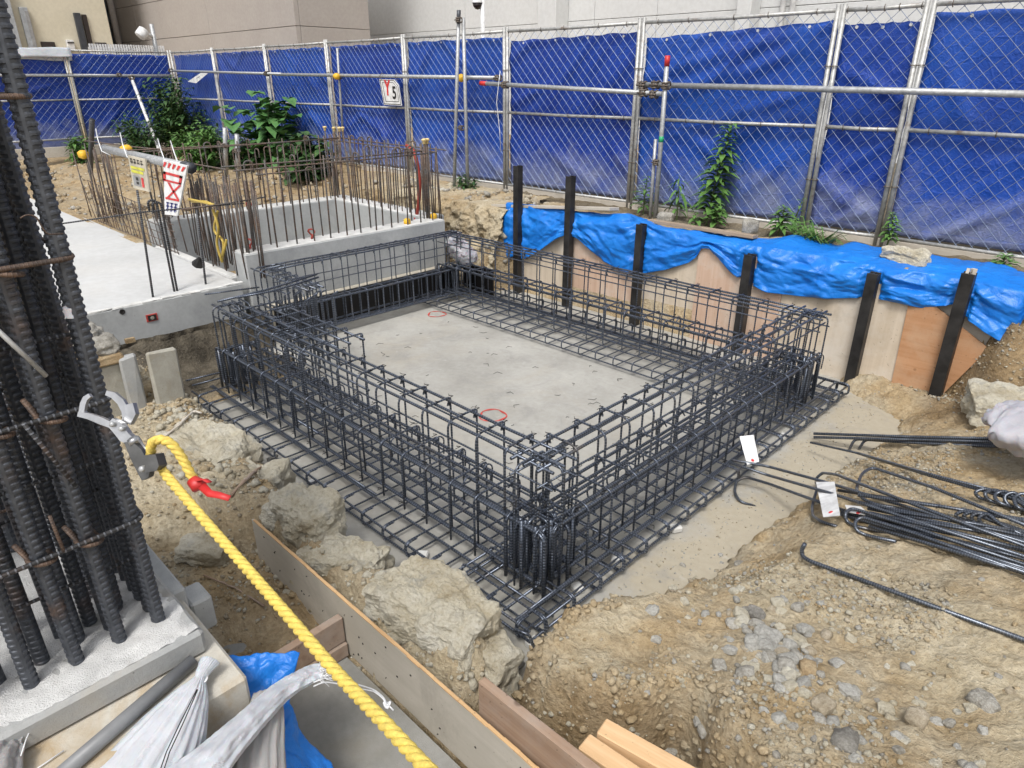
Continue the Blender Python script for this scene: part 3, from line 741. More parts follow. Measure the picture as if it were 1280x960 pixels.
# fence along the far side
EY = Vector((0, 1, 0)); FX = -16.74
for i, (y0, y1, lb) in enumerate(((4.46, 6.46, 'blue'), (2.45, 4.45, 'x'), (.44, 2.44, 'y'))):
    fence_panel((FX, y0+.004, 0), EY, y1-y0-.008, ['cross fence panel with the slanting white prop leaning on it', 'cross fence panel with white cloth folded over its top rail', 'cross fence panel hidden behind the ribbed column bars'][i], (2.36, ZM), zb=1.17, sp=.14)
    sheet((FX, y0+.03, 0), EY, y1-y0-.05, ['blue sheet on the cross fence behind the slanting white prop', 'blue sheet on the cross fence under the white cloth', 'blue sheet on the cross fence behind the column bars'][i], rf(5, 2, .04), zb=.95, seed=40+i)
m = MB()
def clothf(u, v):
    y = 2.9+u*1.66; q_ = (v-.5)*2; z = 2.835 - .22*abs(q_)*(1-.35*u if q_ > 0 else 1) + .012*math.sin(9*u+3*q_)
    x = FX + .03 + .035*q_ + .01*math.sin(14*u); return (x, y, z)
m.grid(clothf, 24, 13); o = obj('white_cloth', m, MAT['white_bag'], smooth=True); tag(o, 'white cloth folded over the top rail of the cross fence', 'cloth')
o.modifiers.new('thick', 'SOLIDIFY').thickness = .003
# scaffold tubes and their clamps
def tube_thing(name, label, cat, a, b, r=.0243, mat='galvanised_steel', group=None, caps=None):
    a, b = Vector(a), Vector(b); t = thing(name, label, cat, a, group)
    m = MB(); m.tube([a, lerp(a, b, .5), b], r, 10); obj('tube', m, MAT[mat], t, True)
    if caps:
        for end, cm, ln in caps:
            p, q_ = (a, b) if end == 0 else (b, a); d = (p-q_).normalized(); m = MB(); m.tube([p-d*ln, p+d*.004], r*1.12, 10); obj('end_cap', m, MAT[cm], t, True)
    return t
def clamp(t, p, s=1.0, cover=None, axis_=(1, 0, 0)):
    p = Vector(p); m = MB()
    for dx in (-.028, .028):
        ring = [p+Vector((dx*s, .036*math.cos(a)*s, .036*math.sin(a)*s)) for a in np.linspace(0, 2*math.pi, 11)]; m.tube(ring, .009*s, 6)
        ring = [p+Vector((.036*math.cos(a)*s, .036*math.sin(a)*s - .02*s, dx*s*.9)) for a in np.linspace(0, 2*math.pi, 11)]; m.tube(ring, .008*s, 6)
    m.tube([p+Vector((-.05*s, -.05*s, 0)), p+Vector((.05*s, -.05*s, 0))], .008*s, 6); m.box(p+Vector((0, -.05*s, .0)), (.03*s, .025*s, .03*s), None, .004)
    o = obj('clamp', m, MAT['clamp_steel'], t, True)
    if cover:
        g = MB(); g.lathe([(.018, -.058), (.044, -.04), (.05, 0), (.044, .04), (.018, .058)], p+Vector((0, -.045, 0)), 12, Matrix.Rotation(R(90), 3, 'Y')); obj('clamp_cover', g, MAT[cover], o, True)
YS = FY-.09
A = lambda px, py, y=YS: at_y(px, py, y)
t = tube_thing('scaffold_tube', 'long level scaffold tube carrying the Y5 plate', 'scaffold tube', A(345, 93), A(625, 97.5), caps=None)
clamp(t, A(424, 95.5), 1.0, 'yellow_plastic'); clamp(t, A(580, 97.5), 1.05, 'yellow_plastic'); clamp(t, A(623, 97.5), .9)
t = tube_thing('scaffold_tube', 'level scaffold tube near the fence corner, with the white paper tag', 'scaffold tube', A(216, 88.5), A(352, 92.5), .022)
clamp(t, A(334, 92)); clamp(t, A(214, 88))
t = tube_thing('scaffold_tube', 'level scaffold tube with a red cap at its end', 'scaffold tube', A(601, 104, YS-.06), A(829, 117.5, YS-.06), caps=[(0, 'red_plastic', .1)])
clamp(t, A(632, 106, YS-.05)); clamp(t, A(805, 116, YS-.05)); clamp(t, A(818, 118, YS-.05))
t = tube_thing('scaffold_tube', 'thick level scaffold tube running out past the wide panel', 'scaffold tube', A(806, 106), A(1420, 121), .026)
clamp(t, A(820, 106)); clamp(t, A(804, 106.5))
t = tube_thing('scaffold_tube', 'upright scaffold tube with red top and green band', 'scaffold tube', A(834.5, 70, 6.25), A(819, 272, 6.25), .023, caps=[(0, 'red_plastic', .09)])
a_, b_ = A(834.5, 70, 6.25), A(819, 272, 6.25); c = lerp(a_, b_, .475); m = MB(); m.tube([c, lerp(a_, b_, .51)], .0242, 10); obj('tape_band', m, MAT['green_tape'], t, True)
clamp(t, A(833, 107, 6.27), .95)
t = tube_thing('scaffold_tube', 'short upright tube strapped to the red topped tube', 'scaffold tube', A(819.5, 174, 6.24), A(812.5, 272, 6.24), .017); clamp(t, A(821, 203, 6.24), .8)
t = tube_thing('scaffold_tube', 'tall upright tube with black sleeve, thicker of the leaning pair', 'scaffold tube', A(573.5, 13, 6.15), A(567.5, 243, 6.15), .0225, caps=[(0, 'dark_metal', .14)]); clamp(t, A(574, 25, 6.15), .8)
t = tube_thing('scaffold_tube', 'tall upright tube without sleeve beside the black sleeved one', 'scaffold tube', A(579, 22, 6.2), A(585, 243, 6.2), .0225); clamp(t, A(577, 160, 6.18), .8)
t = tube_thing('scaffold_tube', 'thin upright tube behind the yellow clamp cover on the long tube', 'scaffold tube', A(421.5, 60, YS+.02), A(429.5, 178, YS+.02), .019)
for z in (2.36,):
    t = tube_thing('scaffold_tube', 'scaffold tube along the cross fence above the middle rail', 'scaffold tube', (FX+.06, .4, z), (FX+.06, 6.4, z-.03), .024); clamp(t, (FX+.07, 5.35, z), .9)
t = thing('prop', 'slanting white steel prop leaning on the cross fence', 'prop', at_x(200, 188, -14.6)); a_ = at_x(164, 97, -16.6); b_ = at_x(200, 190, -15.0)
m = MB(); m.tube([a_, lerp(a_, b_, .5), b_], .032, 8); obj('tube', m, MAT['white_plastic'], t, True); clamp(t, a_+Vector((.05, 0, 0)), 1.1)
# ties of white string on the red capped tube
m = MB(); p = A(629, 100); q_ = A(626, 190, YS-.05); m.tube([p+Vector((0, -.05, .1)), p+Vector((.02, -.09, 0)), lerp(p, q_, .3)+Vector((-.02, -.08, 0)), lerp(p, q_, .7)+Vector((.03, -.06, 0)), q_], .0045, 5)
tag(obj('tie_string', m, MAT['white_string'], smooth=True), 'white string hanging from the red capped scaffold tube', 'string')
# Y5 plate
p00, p10, p11, p01 = [A(*k, YS-.045) for k in ((474, 99), (497, 99.5), (502, 132), (480, 131))]
t = thing('sign_plate', 'white Y5 grid line plate hanging from the long scaffold tube', 'sign', p01)
m = MB(); pc = [p00, lerp(p00, p10, .80), Vector((p11.x*.0+lerp(p10.x, p11.x, .22), p10.y, lerp(p10.z, p11.z, .22))), p11, p01]
cx = sum((p for p in pc), Vector())/5; m.prism(pc, .012, (0, 1, 0)); obj('plate', m, MAT['white_plastic'], t)
def inset(pts, k, dy): return [cx.lerp(p, k)+Vector((0, dy, 0)) for p in pts]
m = MB(); bo = inset(pc, .95, -.002); bi = inset(pc, .90, -.002); n = len(bo); m.add(bo+bi, [(i, (i+1) % n, n+(i+1) % n, n+i) for i in range(n)]); obj('border_line', m, MAT['black_print'], t)
bo = inset(pc, .76, -.002); bi = inset(pc, .72, -.002); m = MB(); m.add(bo+bi, [(i, (i+1) % n, n+(i+1) % n, n+i) for i in range(n)]); obj('border_line', m, MAT['black_print'], t)
def text_obj(s, size, pos, rot, mat, parent, name='lettering', squash=1.0, bold=.0):
    cu = bpy.data.curves.new(name, 'FONT'); cu.body = s; cu.size = size; cu.align_x = 'CENTER'; cu.align_y = 'CENTER'; cu.offset = bold; cu.extrude = .0006
    tmp = bpy.data.objects.new(name, cu); COL.objects.link(tmp)
    bpy.context.view_layer.update(); dg = bpy.context.evaluated_depsgraph_get(); me_ = bpy.data.meshes.new_from_object(tmp.evaluated_get(dg)); bpy.data.objects.remove(tmp)
    M_ = Matrix.Translation(pos) @ rot.to_4x4() @ Matrix.Diagonal((squash, 1, 1, 1)); me_.transform(M_); me_.materials.clear(); me_.materials.append(MAT[mat])
    return link(name, me_, parent)
RX = Matrix.Rotation(R(90), 3, 'X')
text_obj('Y', .27, cx+Vector((-.085, -.004, .03)), RX, 'red_print', t, 'letter', .72, .010); text_obj('5', .23, cx+Vector((.07, -.004, -.03)), RX, 'black_print', t, 'numeral', .85, .005)
for px in (478, 497):
    m = MB(); c = A(px, 97, YS-.03); m.tube([c+Vector((0, .03, -.03)), c+Vector((0, -.03, -.02)), c+Vector((0, -.045, .02)), c+Vector((0, 0, .06)), c+Vector((0, .05, .04))], .004, 5); obj('hanger', m, MAT['clamp_steel'], t)
# white paper tag hanging askew near the corner
pq = [A(*k, YS-.05) for k in ((234.5, 102), (251, 91), (260, 91.5), (245, 104))]
m = MB(); m.prism(pq, .004, (0, 1, 0)); o = tag(obj('paper_tag', m, MAT['white_print']), 'white paper tag hanging askew from the tube near the fence corner', 'paper tag')
c = sum(pq, Vector())/4; m = MB(); u_ = (pq[1]-pq[0]).normalized(); w_ = (pq[3]-pq[0]).normalized()
m.add([c+u_*.12+w_*.015+Vector((0, -.003, 0)), c+u_*.12-w_*.03+Vector((0, -.003, 0)), c-u_*.06-w_*.03+Vector((0, -.003, 0)), c-u_*.06+w_*.015+Vector((0, -.003, 0))], [(0, 1, 2, 3)]); obj('print_block', m, MAT['grey_print'], o)

# ================================================================== BUILDINGS BEHIND
def panelled(t, mat, P0, ex, ws, zs, gap=.012, depth=.12):
    P0 = Vector(P0); ex = Vector(ex); n = Vector((ex.y, -ex.x, 0)); rot = Matrix((( ex.x, n.x, 0), (ex.y, n.y, 0), (0, 0, 1)))
    for a, b in zip(ws, ws[1:]):
        for z0, z1 in zip(zs, zs[1:]):
            m = MB(); m.box(P0+ex*((a+b)/2)+Vector((0, 0, (z0+z1)/2)), (b-a-gap, depth, z1-z0-gap), rot, .006); obj('cladding_panel', m, MAT[mat], t)
BY = 9.0; XB = at_y(372, 40, BY).x; BD = at_x(461, 40, XB).y-BY
t = thing('panel_building', 'beige building clad in large wall panels with a protruding corner', 'building', (-20, 10.5, 0))
m = MB(); m.box(((XB-30)/2-.1, BY+BD/2+.03, 4), (30+XB, BD, 8)); obj('wall', m, MAT['beige_cladding'], t)
zj = [.0, at_y(320, 37.5, BY).z, at_y(265, 3, BY).z+.1, 8.0]; zj = [0, zj[1], zj[1]+.98, zj[1]+1.96, 8.0]
xj = [-30, at_y(262, 20, BY).x, XB]
panelled(t, 'beige_cladding', (0, BY, 0), EX, [-29.5, -25.3, xj[1], XB+.05], zj)
panelled(t, 'beige_cladding', (XB, 0, 0), EY, [BY+.06, BY+BD], zj)
m = MB(); p = at_y(146, 40, BY-.2); m.tube([(p.x, p.y, 0), (p.x, p.y, 7)], .09, 10); obj('drainpipe', m, MAT['beige_cladding'], t, True)
m = MB(); p = at_y(131.5, 30, BY-.2); m.box((p.x, p.y, 3.6), (.42, .2, 7), None, .02); obj('dark_downpipe', m, MAT['dark_pipe_grey'], t)
t = thing('white_building', 'white rendered building with a stepped pilaster beyond the blue fence', 'building', (-4, 13, 0)); WY = 13.0
Xw = at_y(459, 20, WY).x
m = MB(); m.box(((Xw+24)/2, WY+2.06, 4.5), (24-Xw, 4, 9)); obj('wall', m, MAT['white_cladding'], t)
zl = at_y(960, 19, WY).z; w_l = [Xw]
def wx(px): return at_y(px, 15, WY).x
segs = [Xw, wx(640)-1.6, wx(674), wx(745), wx(823), wx(945), 24]
zz = [0, at_y(660, 31, WY).z, 9.0]
panelled(t, 'white_cladding', (0, WY, 0), EX, segs, zz, .009, .1)
for (p0, p1, d) in ((674, 697, .42), (922, 940, .36)):
    xa, xb = at_y(p0, 15, WY-d).x, at_y(p1, 15, WY-d).x; m = MB(); m.box(((xa+xb)/2, WY-d/2-.06, 4.5), (xb-xa, d, 9), None, .01); obj('pilaster', m, MAT['white_cladding'], t)
for px in (979, 991):
    m = MB(); p = at_y(px, 5, WY-.15); m.tube([(p.x, p.y, 0), (p.x, p.y, 9)], .05, 8); obj('downpipe', m, MAT['white_plastic'], t, True)
c = at_y(603, 0, 8.0); t = thing('camera_pole', 'white pole with a dome camera on a bracket above the fence', 'security camera', (c.x, 8.0, 0))
m = MB(); m.tube([(c.x, 8, .9), (c.x, 8, 3.9)], .035, 10); obj('pole', m, MAT['white_plastic'], t, True)
p = at_y(597, 3, 7.95); m = MB(); m.tube([Vector((c.x, 8, p.z+.06)), p+Vector((0, 0, .06))], .03, 8); obj('bracket', m, MAT['white_plastic'], t, True)
m = MB(); m.lathe([(.07, .06), (.085, 0), (.085, -.01)], p, 14); o = obj('housing', m, MAT['white_plastic'], t, True)
m = MB(); m.lathe([(.075, -.01), (.068, -.05), (.04, -.085), (.005, -.095)], p, 14); obj('dome', m, MAT['dark_window'], o, True)
# cream building past the cross fence
CX = -24.0
t = thing('cream_building', 'cream rendered house with grey door and dark openings', 'building', (CX-3, 3, 0))
ya, yb = at_x(20, 30, CX).y, at_x(136, 30, CX).y
m = MB(); m.box((CX-3, (ya-3+yb)/2, 4), (6, yb-ya+3, 8)); obj('wall', m, MAT['cream_wall'], t)
def onx(name, mat, px0, py0, px1, py1, th=.08, par=None, base=None):
    a, b = at_x(px0, py0, CX), at_x(px1, py1, CX); m = MB(); y0, y1 = sorted((a.y, b.y)); z0, z1 = sorted((a.z, b.z)); m.box((CX+th/2+(base or 0), (y0+y1)/2, (z0+z1)/2), (th, y1-y0, z1-z0), None, .008); return obj(name, m, MAT[mat], par or t)
d = onx('door', 'grey_door', 22, 9, 47, 66, .10); onx('door_panel', 'grey_print', 34, 14, 42, 64, .02, d, .1)
onx('pilaster', 'grey_door', 2, -30, 19, 66, .2)
w = onx('vent_opening', 'dark_window', 50, 52, 71, 66, .05); s_ = onx('window', 'dark_window', 101, 18, 117, 62, .06); onx('window', 'dark_window', 118, 53, 135, 66, .06)
onx('window_frame', 'dark_metal', 99, 16.5, 101.5, 63, .1, s_)
mt = onx('meter_box', 'white_plastic', 81, 50, 93, 63, .14); onx('meter_slot', 'dark_window', 82, 52.5, 91, 54.5, .02, mt, .14)
# white picket topping and floodlight
c0 = at_x(111, 62, -18.5); c1 = at_x(206, 66, -18.5); t = thing('picket_fence', 'low white picket fence just behind the cross fence', 'fence', (-18.5, (c0.y+c1.y)/2, 1))
m = MB(); m.box((-18.5, (c0.y+c1.y)/2, c0.z+.03), (.03, c1.y-c0.y, .05)); obj('rail', m, MAT['white_plastic'], t)
m = MB(); m.box((-18.5, (c0.y+c1.y)/2, c0.z-1.0), (.03, c1.y-c0.y, .05)); obj('rail', m, MAT['white_plastic'], t)
pm = MB(); pm.box((0, 0, -.48), (.02, .035, 1.2)); pm = pm.mesh('picket', MAT['white_plastic'])
for k in range(30):
    o = link('picket', pm, t); o.location = (-18.47, lerp(c0.y, c1.y, (k+.5)/30), c0.z)
    o.matrix_parent_inverse = world_inv(t)
p = at_x(191, 40, -18.0); t = thing('floodlight', 'white tubular floodlight on a grey pole above the corner', 'floodlight', (p.x, p.y, 1))
m = MB(); m.tube([(p.x, p.y, .8), (p.x, p.y, at_x(188, 30, -18).z)], .05, 8); obj('pole', m, MAT['galvanised_steel'], t, True)
a_ = at_x(174.5, 46, -17.9); b_ = at_x(181, 37, -17.9); m = MB(); m.tube([a_, lerp(a_, b_, .1), lerp(a_, b_, .9), b_], [.10, .12, .12, .08], 12); obj('lamp_head', m, MAT['white_plastic'], t, True)
m = MB(); m.tube([at_x(181, 42, -17.92), at_x(190, 45, -18)], .04, 8); obj('arm', m, MAT['white_plastic'], t, True)
random.seed(104)

# ================================================================== BLACK REBAR CAGE OF THE NEW FOUNDATION
cage = thing('rebar_cage', 'big square foundation cage of black tied rebar standing on the pit floor', 'rebar cage', (-3.6, 3.5, 0))
tie = MB(); ties2 = MB()
BK = MAT['black_rebar']
def put(name, me_, parent, loc, rz=0.0):
    o = link(name, me_, parent); o.location = loc; o.rotation_euler = (0, 0, rz); return o
def ring(w, z0, z1, r, rad, hook=True, rad_in=.014, n=6):
    hw = w/2; m = MB()
    if hook:
        a = fillet([(0, hw, z1), (0, hw, z0), (0, -hw, z0), (0, -hw, z1)], .02, 3)
        c1 = fillet([(0, hw-.020, z1-.040), (0, hw-.004, z1+.002), (0, hw, z1-.05), (0, hw, z0), (0, -hw, z0)], .016, 3)
        c2 = fillet([(0, -hw, z0), (0, -hw, z1), (0, hw+.004, z1+.006), (0, hw-.004, z1-.045)], rad, 5)
        m.tube(c1[:-1], r, n); m.tube(c2, r, n)
    else:
        m.tube(fillet([(0, hw, z0), (0, hw, z1), (0, -hw, z1), (0, -hw, z0)], rad, 4, True), r, n, False, True)
        m.tube(fillet([(.011, -hw+.07, z1), (.011, -hw-.002, z1), (.011, -hw-.002, z0), (.011, -hw+.06, z0)], rad, 4), r, n)
    return m.mesh('stirrup', BK, True)
ST_UP = ring(.19, .10, .745, .0057, .05); ST_LO = ring(.27, .075, .425, .0057, .045)
ST_WIDE = ring(.48, .10, .69, .0062, .055); ST_SH = ring(.17, .34, .745, .0058, .04)
# J hooks that hang from the lower beam stirrups
def jhook():
    m = MB(); m.tube(fillet([(0, -.02, .40), (0, .02, .445), (0, .055, .42), (0, .05, .32)], .03, 4), .0048, 6); return m.mesh('hook', BK, True)
JH = jhook()
def hoop(w): return ring(w, .035, .122, .0057, .036, False)
beams = [ # name, along axis, centre of the other axis, range, rot, strip half, mat centre
    ('A', 'x', 2.00, (-5.0, -1.70), 0.0, .40, 2.04), ('B', 'y', -1.78, (1.93, 4.95), R(90), .275, -1.785), ('C', 'x', 4.86, (-5.80, -1.70), R(180), .42, 4.86)]
def P(ax, s_, c, z): return (s_, c, z) if ax == 'x' else (c, s_, z)
for nm, ax, c, (s0, s1), rz, half, mc in beams:
    L0, L1 = (s0-.10, s1+.18) if ax == 'x' else (s0-.28, s1+.34)
    # footing hoops
    hm = hoop(half*2); hm.name = 'footing_hoop'
    k = 0; s_ = (-1.60 if ax == 'x' else 1.74)
    while (s_ > L0 if ax == 'x' else s_ < L1):
        put('footing_hoop', hm, cage, P(ax, s_+random.uniform(-.006, .006), mc, 0), rz+random.uniform(-.012, .012))
        s_ += -.195 if ax == 'x' else .195
    offs = [-half+.016, -half+.016, -half*.60, -half*.5, -half*.3, half*.5, half-.016, half-.016]
    zs = [.104, .043, .099, .05, .098, .098, .104, .043]
    for i, (o_, z) in enumerate(zip(offs, zs)):
        a = L0+random.uniform(0, .05); b = L1-random.uniform(0, .03); sg = 1 if rz == 0 or rz == R(180) else -1
        cc = mc+(o_ if nm != 'C' else -o_)*sg; m = MB(); pts = []
        for t_ in np.linspace(0, 1, 7): pts.append(P(ax, lerp(a, b, t_), cc+random.uniform(-.003, .003), z+random.uniform(-.002, .002)))
        m.tube(pts, .0068, 6); obj('footing_bar', m, BK, cage, True)
        if i in (2,):   # lapped second bar
            m = MB(); f0, f1 = (.0, .62) if i != 4 else (.3, 1.0); m.tube([Vector(P(ax, lerp(a, b, t_), cc+.016, z+.001)) for t_ in np.linspace(f0, f1, 5)], .0075, 6); obj('footing_bar', m, BK, cage, True)
    # stirrups
    s_ = s1-.02 if ax == 'x' else s0+.02; n = 0
    while (s_ > s0 if ax == 'x' else s_ < s1):
        j = random.uniform(-.008, .008); put('stirrup', ST_UP, cage, P(ax, s_+j, c, random.uniform(-.004, .004)), rz+random.uniform(-.03, .03))
        put('base_stirrup', ST_LO, cage, P(ax, s_+.035+random.uniform(-.01, .01), c, 0), rz+random.uniform(-.03, .03))
        sgn = {'A': 1, 'B': -1, 'C': -1}[nm]
        put('hook', JH, cage, P(ax, s_+.05, c+sgn*.10, random.uniform(-.01, .01)), rz+random.uniform(-.2, .2))
        if n % 3 == 0: put('hook', JH, cage, P(ax, s_+.075, c-sgn*.02, random.uniform(-.01, .01)), rz+R(180)+random.uniform(-.3, .3))
        for u, z in ((.095, .752), (-.07, .75), (0.0, .75), (.135, .43), (-.1, .43), (.13, .10), (-.13, .10)):  # tie wire twists
            q = Vector(P(ax, s_+j, c+sgn*u, z)); tie.tube([q+Vector((-.011, -.011, -.016)), q+Vector((.012, .010, .002)), q+Vector((.004, -.012, .010)), q+Vector((random.uniform(-.014, .014), random.uniform(-.014, .014), random.uniform(.006, .013)))], .0016, 4)
        s_ += -.2 if ax == 'x' else .2; n += 1
    # beam bars
    A0, A1 = (s0-.05, s1+.06) if ax == 'x' else (s0-.05, s1+.06)
    for u in (-.078, 0.0, .078):
        m = MB(); m.tube([P(ax, lerp(A0, A1, t_), c+u+random.uniform(-.003, .003), .732+random.uniform(-.003, .003)) for t_ in np.linspace(0, 1, 9)], .0085, 6); obj('top_bar', m, BK, cage, True)
    for u in (-.089, .089):
        for z in (.645,):
            m = MB(); m.tube([P(ax, lerp(A0, A1, t_), c+u*.93, z+random.uniform(-.004, .004)) for t_ in np.linspace(0, 1, 7)], .0055, 6); obj('side_bar', m, BK, cage, True)
    for k, u in enumerate((-.112, -.07, -.01, .06, .114)):
        z = .407 - (.026 if k in (1, 3) else 0); B0 = A0+.02*k; B1 = A1-.012-.03*(k % 3)
        pts = [P(ax, B0, c+u, .06)] + [P(ax, B0, c+u, z)] + [P(ax, lerp(B0, B1, t_), c+u+random.uniform(-.003, .003), z) for t_ in (.25, .5, .75)] + [P(ax, B1, c+u, z), P(ax, B1, c+u, .055)]
        m = MB(); m.tube(fillet(pts, .05, 4), .0092, 8); obj('main_bar', m, BK, cage, True)
    for k, u in enumerate((-.105, -.03, .05, .11)):
        z = .115; B0 = A0+.02*k+.03; B1 = A1-.02-.028*(k % 3)-.015
        pts = [P(ax, B0, c+u, .40)] + [P(ax, B0, c+u, z), P(ax, lerp(B0, B1, .5), c+u, z), P(ax, B1, c+u, z), P(ax, B1, c+u, .39+.03*(k % 2))]
        m = MB(); m.tube(fillet(pts, .045, 4), .0098, 8); obj('bottom_bar', m, BK, cage, True)
# extra bent bars crowding the three corners
for (cx_, cy_) in ((-1.77, 1.97), (-1.77, 4.85), (-4.93, 2.02)):
    for k in range(7):
        a = 2*math.pi*k/7; m = MB(); q = Vector((cx_+.09*math.cos(a), cy_+.09*math.sin(a), 0))
        m.tube([q+Vector((0, 0, .05)), q+Vector((random.uniform(-.01, .01), random.uniform(-.01, .01), .40+random.uniform(-.03, .05)))], .0105, 8); obj('corner_bar', m, BK, cage, True)
    for k in range(2):
        put('stirrup', ST_UP, cage, (cx_+(.05 if k else -.01), cy_+(.0 if k else -.05), 0), R(90)*k)
# back beam along the black board
bx = -5.755; BSM = ring(.15, .09, .37, .0085, .03)
for k in range(12):
    y = 2.86+k*.19; put('stirrup', ST_UP, cage, (bx, y+random.uniform(-.01, .01), random.uniform(-.004, .004)), R(-90)+random.uniform(-.05, .05))
    put('base_stirrup', BSM, cage, (bx+.05, y+.05, 0), R(-90))
    q = Vector((bx+.09, y, .752)); tie.tube([q, q+Vector((.01, .0, .012)), q+Vector((-.01, .01, .03))], .002, 4)
for u, z, r_ in ((-.08, .735, .0085), (0, .735, .0085), (.08, .735, .0085), (.10, .36, .010), (.125, .365, .010), (.02, .36, .010), (.10, .10, .0108), (.125, .098, .0108), (.04, .10, .0108), (-.05, .10, .0108), (.088, .62, .005), (.088, .54, .005)):
    m = MB(); m.tube([(bx+u, lerp(2.72, 4.98, t_), z+random.uniform(-.004, .004)) for t_ in np.linspace(0, 1, 7)], r_, 6); obj('back_bar', m, BK, cage, True)
# jog at the back corner: short beam and a wider doubled cage
for k in range(8):
    put('stirrup', ST_SH, cage, (-5.78+k*.115, 2.70, random.uniform(-.006, .006)), random.uniform(-.07, .07))
for u in (-.07, 0, .07):
    m = MB(); m.tube([(-5.86, 2.70+u, .735), (-5.4, 2.70+u, .733), (-4.88, 2.70+u, .73)], .0085, 6); obj('top_bar', m, BK, cage, True)
for u in (-.07, .07):
    m = MB(); m.tube([(-5.86, 2.70+u, .36), (-4.88, 2.70+u, .355)], .0085, 6); obj('side_bar', m, BK, cage, True)
for k in range(7):
    put('stirrup', ST_WIDE, cage, (-4.92+k*.185, 2.17, random.uniform(-.006, .006)), random.uniform(-.03, .03))
for u in (-.21, -.1, 0, .1, .21):
    m = MB(); m.tube([(-4.98, 2.17+u, .678), (-4.3, 2.17+u, .676), (-3.74, 2.17+u, .676)], .009, 6); obj('top_bar', m, BK, cage, True)
for u in (-.21, .0, .21):
    for z in (.30, .12):
        m = MB(); m.tube([(-4.98, 2.17+u, z), (-3.74, 2.17+u, z)], .009, 6); obj('side_bar', m, BK, cage, True)
for k in range(5):
    put('stirrup', ST_UP, cage, (-4.93, 2.12+k*.15, random.uniform(-.01, .01)), R(90)+random.uniform(-.08, .08))
for k in range(9):
    m = MB(); q = Vector((-4.93+random.uniform(-.12, .16), 2.5+.035*k, 0)); m.tube([q+Vector((0, 0, .06)), q+Vector((0, 0, .68)), q+Vector((.06, .02, .72))], .0085, 6); obj('corner_bar', m, BK, cage, True)
m = MB(); m.tube([at_z(272, 377, .775), at_z(330, 363, .77), at_z(396, 343, .775)], .0085, 6); obj('loose_top_bar', m, BK, cage, True)
m = MB(); m.tube([at_z(296, 372, .77), at_z(340, 364, .775), at_z(398, 346.5, .775)], .0085, 6); obj('loose_top_bar', m, BK, cage, True)
for p0, p1, z in (((232, 476), (290, 462), .03), ((240, 482), (300, 466), .04)):
    m = MB(); m.tube([at_z(*p0, z), at_z(*p1, z)], .0075, 6); obj('footing_bar', m, BK, cage, True)
m = MB(); q = (-1.52, 1.66, .1); m.tube(fillet([(-1.56, 1.60, .13), (-1.50, 1.63, .12), (-1.50, 1.66, .02)], .02), .007, 6); m.tube([(-1.50, 1.66, .05), (-1.40, 1.70, .045)], .006, 6); obj('corner_bar', m, BK, cage, True)
obj('tie_wires', tie, MAT['black_steel'], cage, kind='stuff')
t_ = thing('rebar', 'loose thin bar lying against the slab edge at the cage corner', 'rebar', at_z(256, 368, .76)); m = MB(); m.tube([at_x(256, 368, -5.96), at_x(324, 359, -5.92)], .007, 6); obj('bar', m, BK, t_, True)
# white spacer blocks under the footing bars
sp = MB(); sp.box((0, 0, .018), (.06, .05, .034), None, .006); spm = sp.mesh('spacer_block', MAT['edge_concrete'])
for i, (px, py) in enumerate(((391, 604), (528, 694), (666, 803), (770, 700), (722, 735), (655, 650), (845, 660), (980, 545))):
    p = at_z(px, py, .02); o = link('spacer_block', spm); o.location = (p.x, p.y, .001); o.rotation_euler = (0, 0, i*.7)
    tag(o, 'small white spacer block under the footing bars of the black cage', 'spacer block', 'spacer blocks under the cage')

# ================================================================== RUSTY STARTER BARS OF THE SECOND FOUNDATION
sc_ = thing('starter_cage', 'rusty starter bars with hooked tops rising from the far foundation walls', 'rebar cage', (-7.1, 3.9, .83))
RU = MAT['rusty_rebar']
def vbar(h, r, hook, rz=0):
    m = MB()
    pts = [(0, 0, 0), (0, 0, h*.5), (0, 0, h)]
    if hook: pts = fillet([(0, 0, 0), (0, 0, h), (.075, 0, h+.004), (.075, 0, h-.10)], .036, 5)
    m.tube(pts, r, 6); return m.mesh('vertical_bar', RU, True)
VS = [vbar(.80, .0078, False), vbar(.80, .0078, True), vbar(.86, .0095, False), vbar(.70, .0078, True)]
caps = MB(); caps.lathe([(.013, -.028), (.016, -.024), (.017, 0), (.027, .010), (.027, .022), (.010, .030)], (0, 0, 0), 10); CAP = caps.mesh('yellow_cap', MAT['cream_plastic'], True)
def vrow(p0, p1, n, off):
    p0, p1 = Vector(p0), Vector(p1); d = (p1-p0).normalized(); nn = Vector((-d.y, d.x, 0))
    for k in range(n):
        for sd_ in (-1, 1):
            p = lerp(p0, p1, (k+.5)/n) + nn*off*sd_ + d*random.uniform(-.02, .02)
            me_ = VS[random.choice((0, 0, 1, 3) if sd_ > 0 else (0, 1, 3, 0))]
            o = put('vertical_bar', me_, sc_, p, random.uniform(0, 6.3)); o.rotation_euler = (random.uniform(-.02, .02), random.uniform(-.02, .02), random.choice((0, R(90), R(180)))+random.uniform(-.2, .2))
vrow((-6.13, 2.72, .82), (-6.13, 5.0, .82), 12, .075); vrow((-8.28, 2.9, .82), (-8.28, 5.2, .82), 12, .075); vrow((-8.1, 5.09, .82), (-6.3, 5.09, .82), 13, .075)
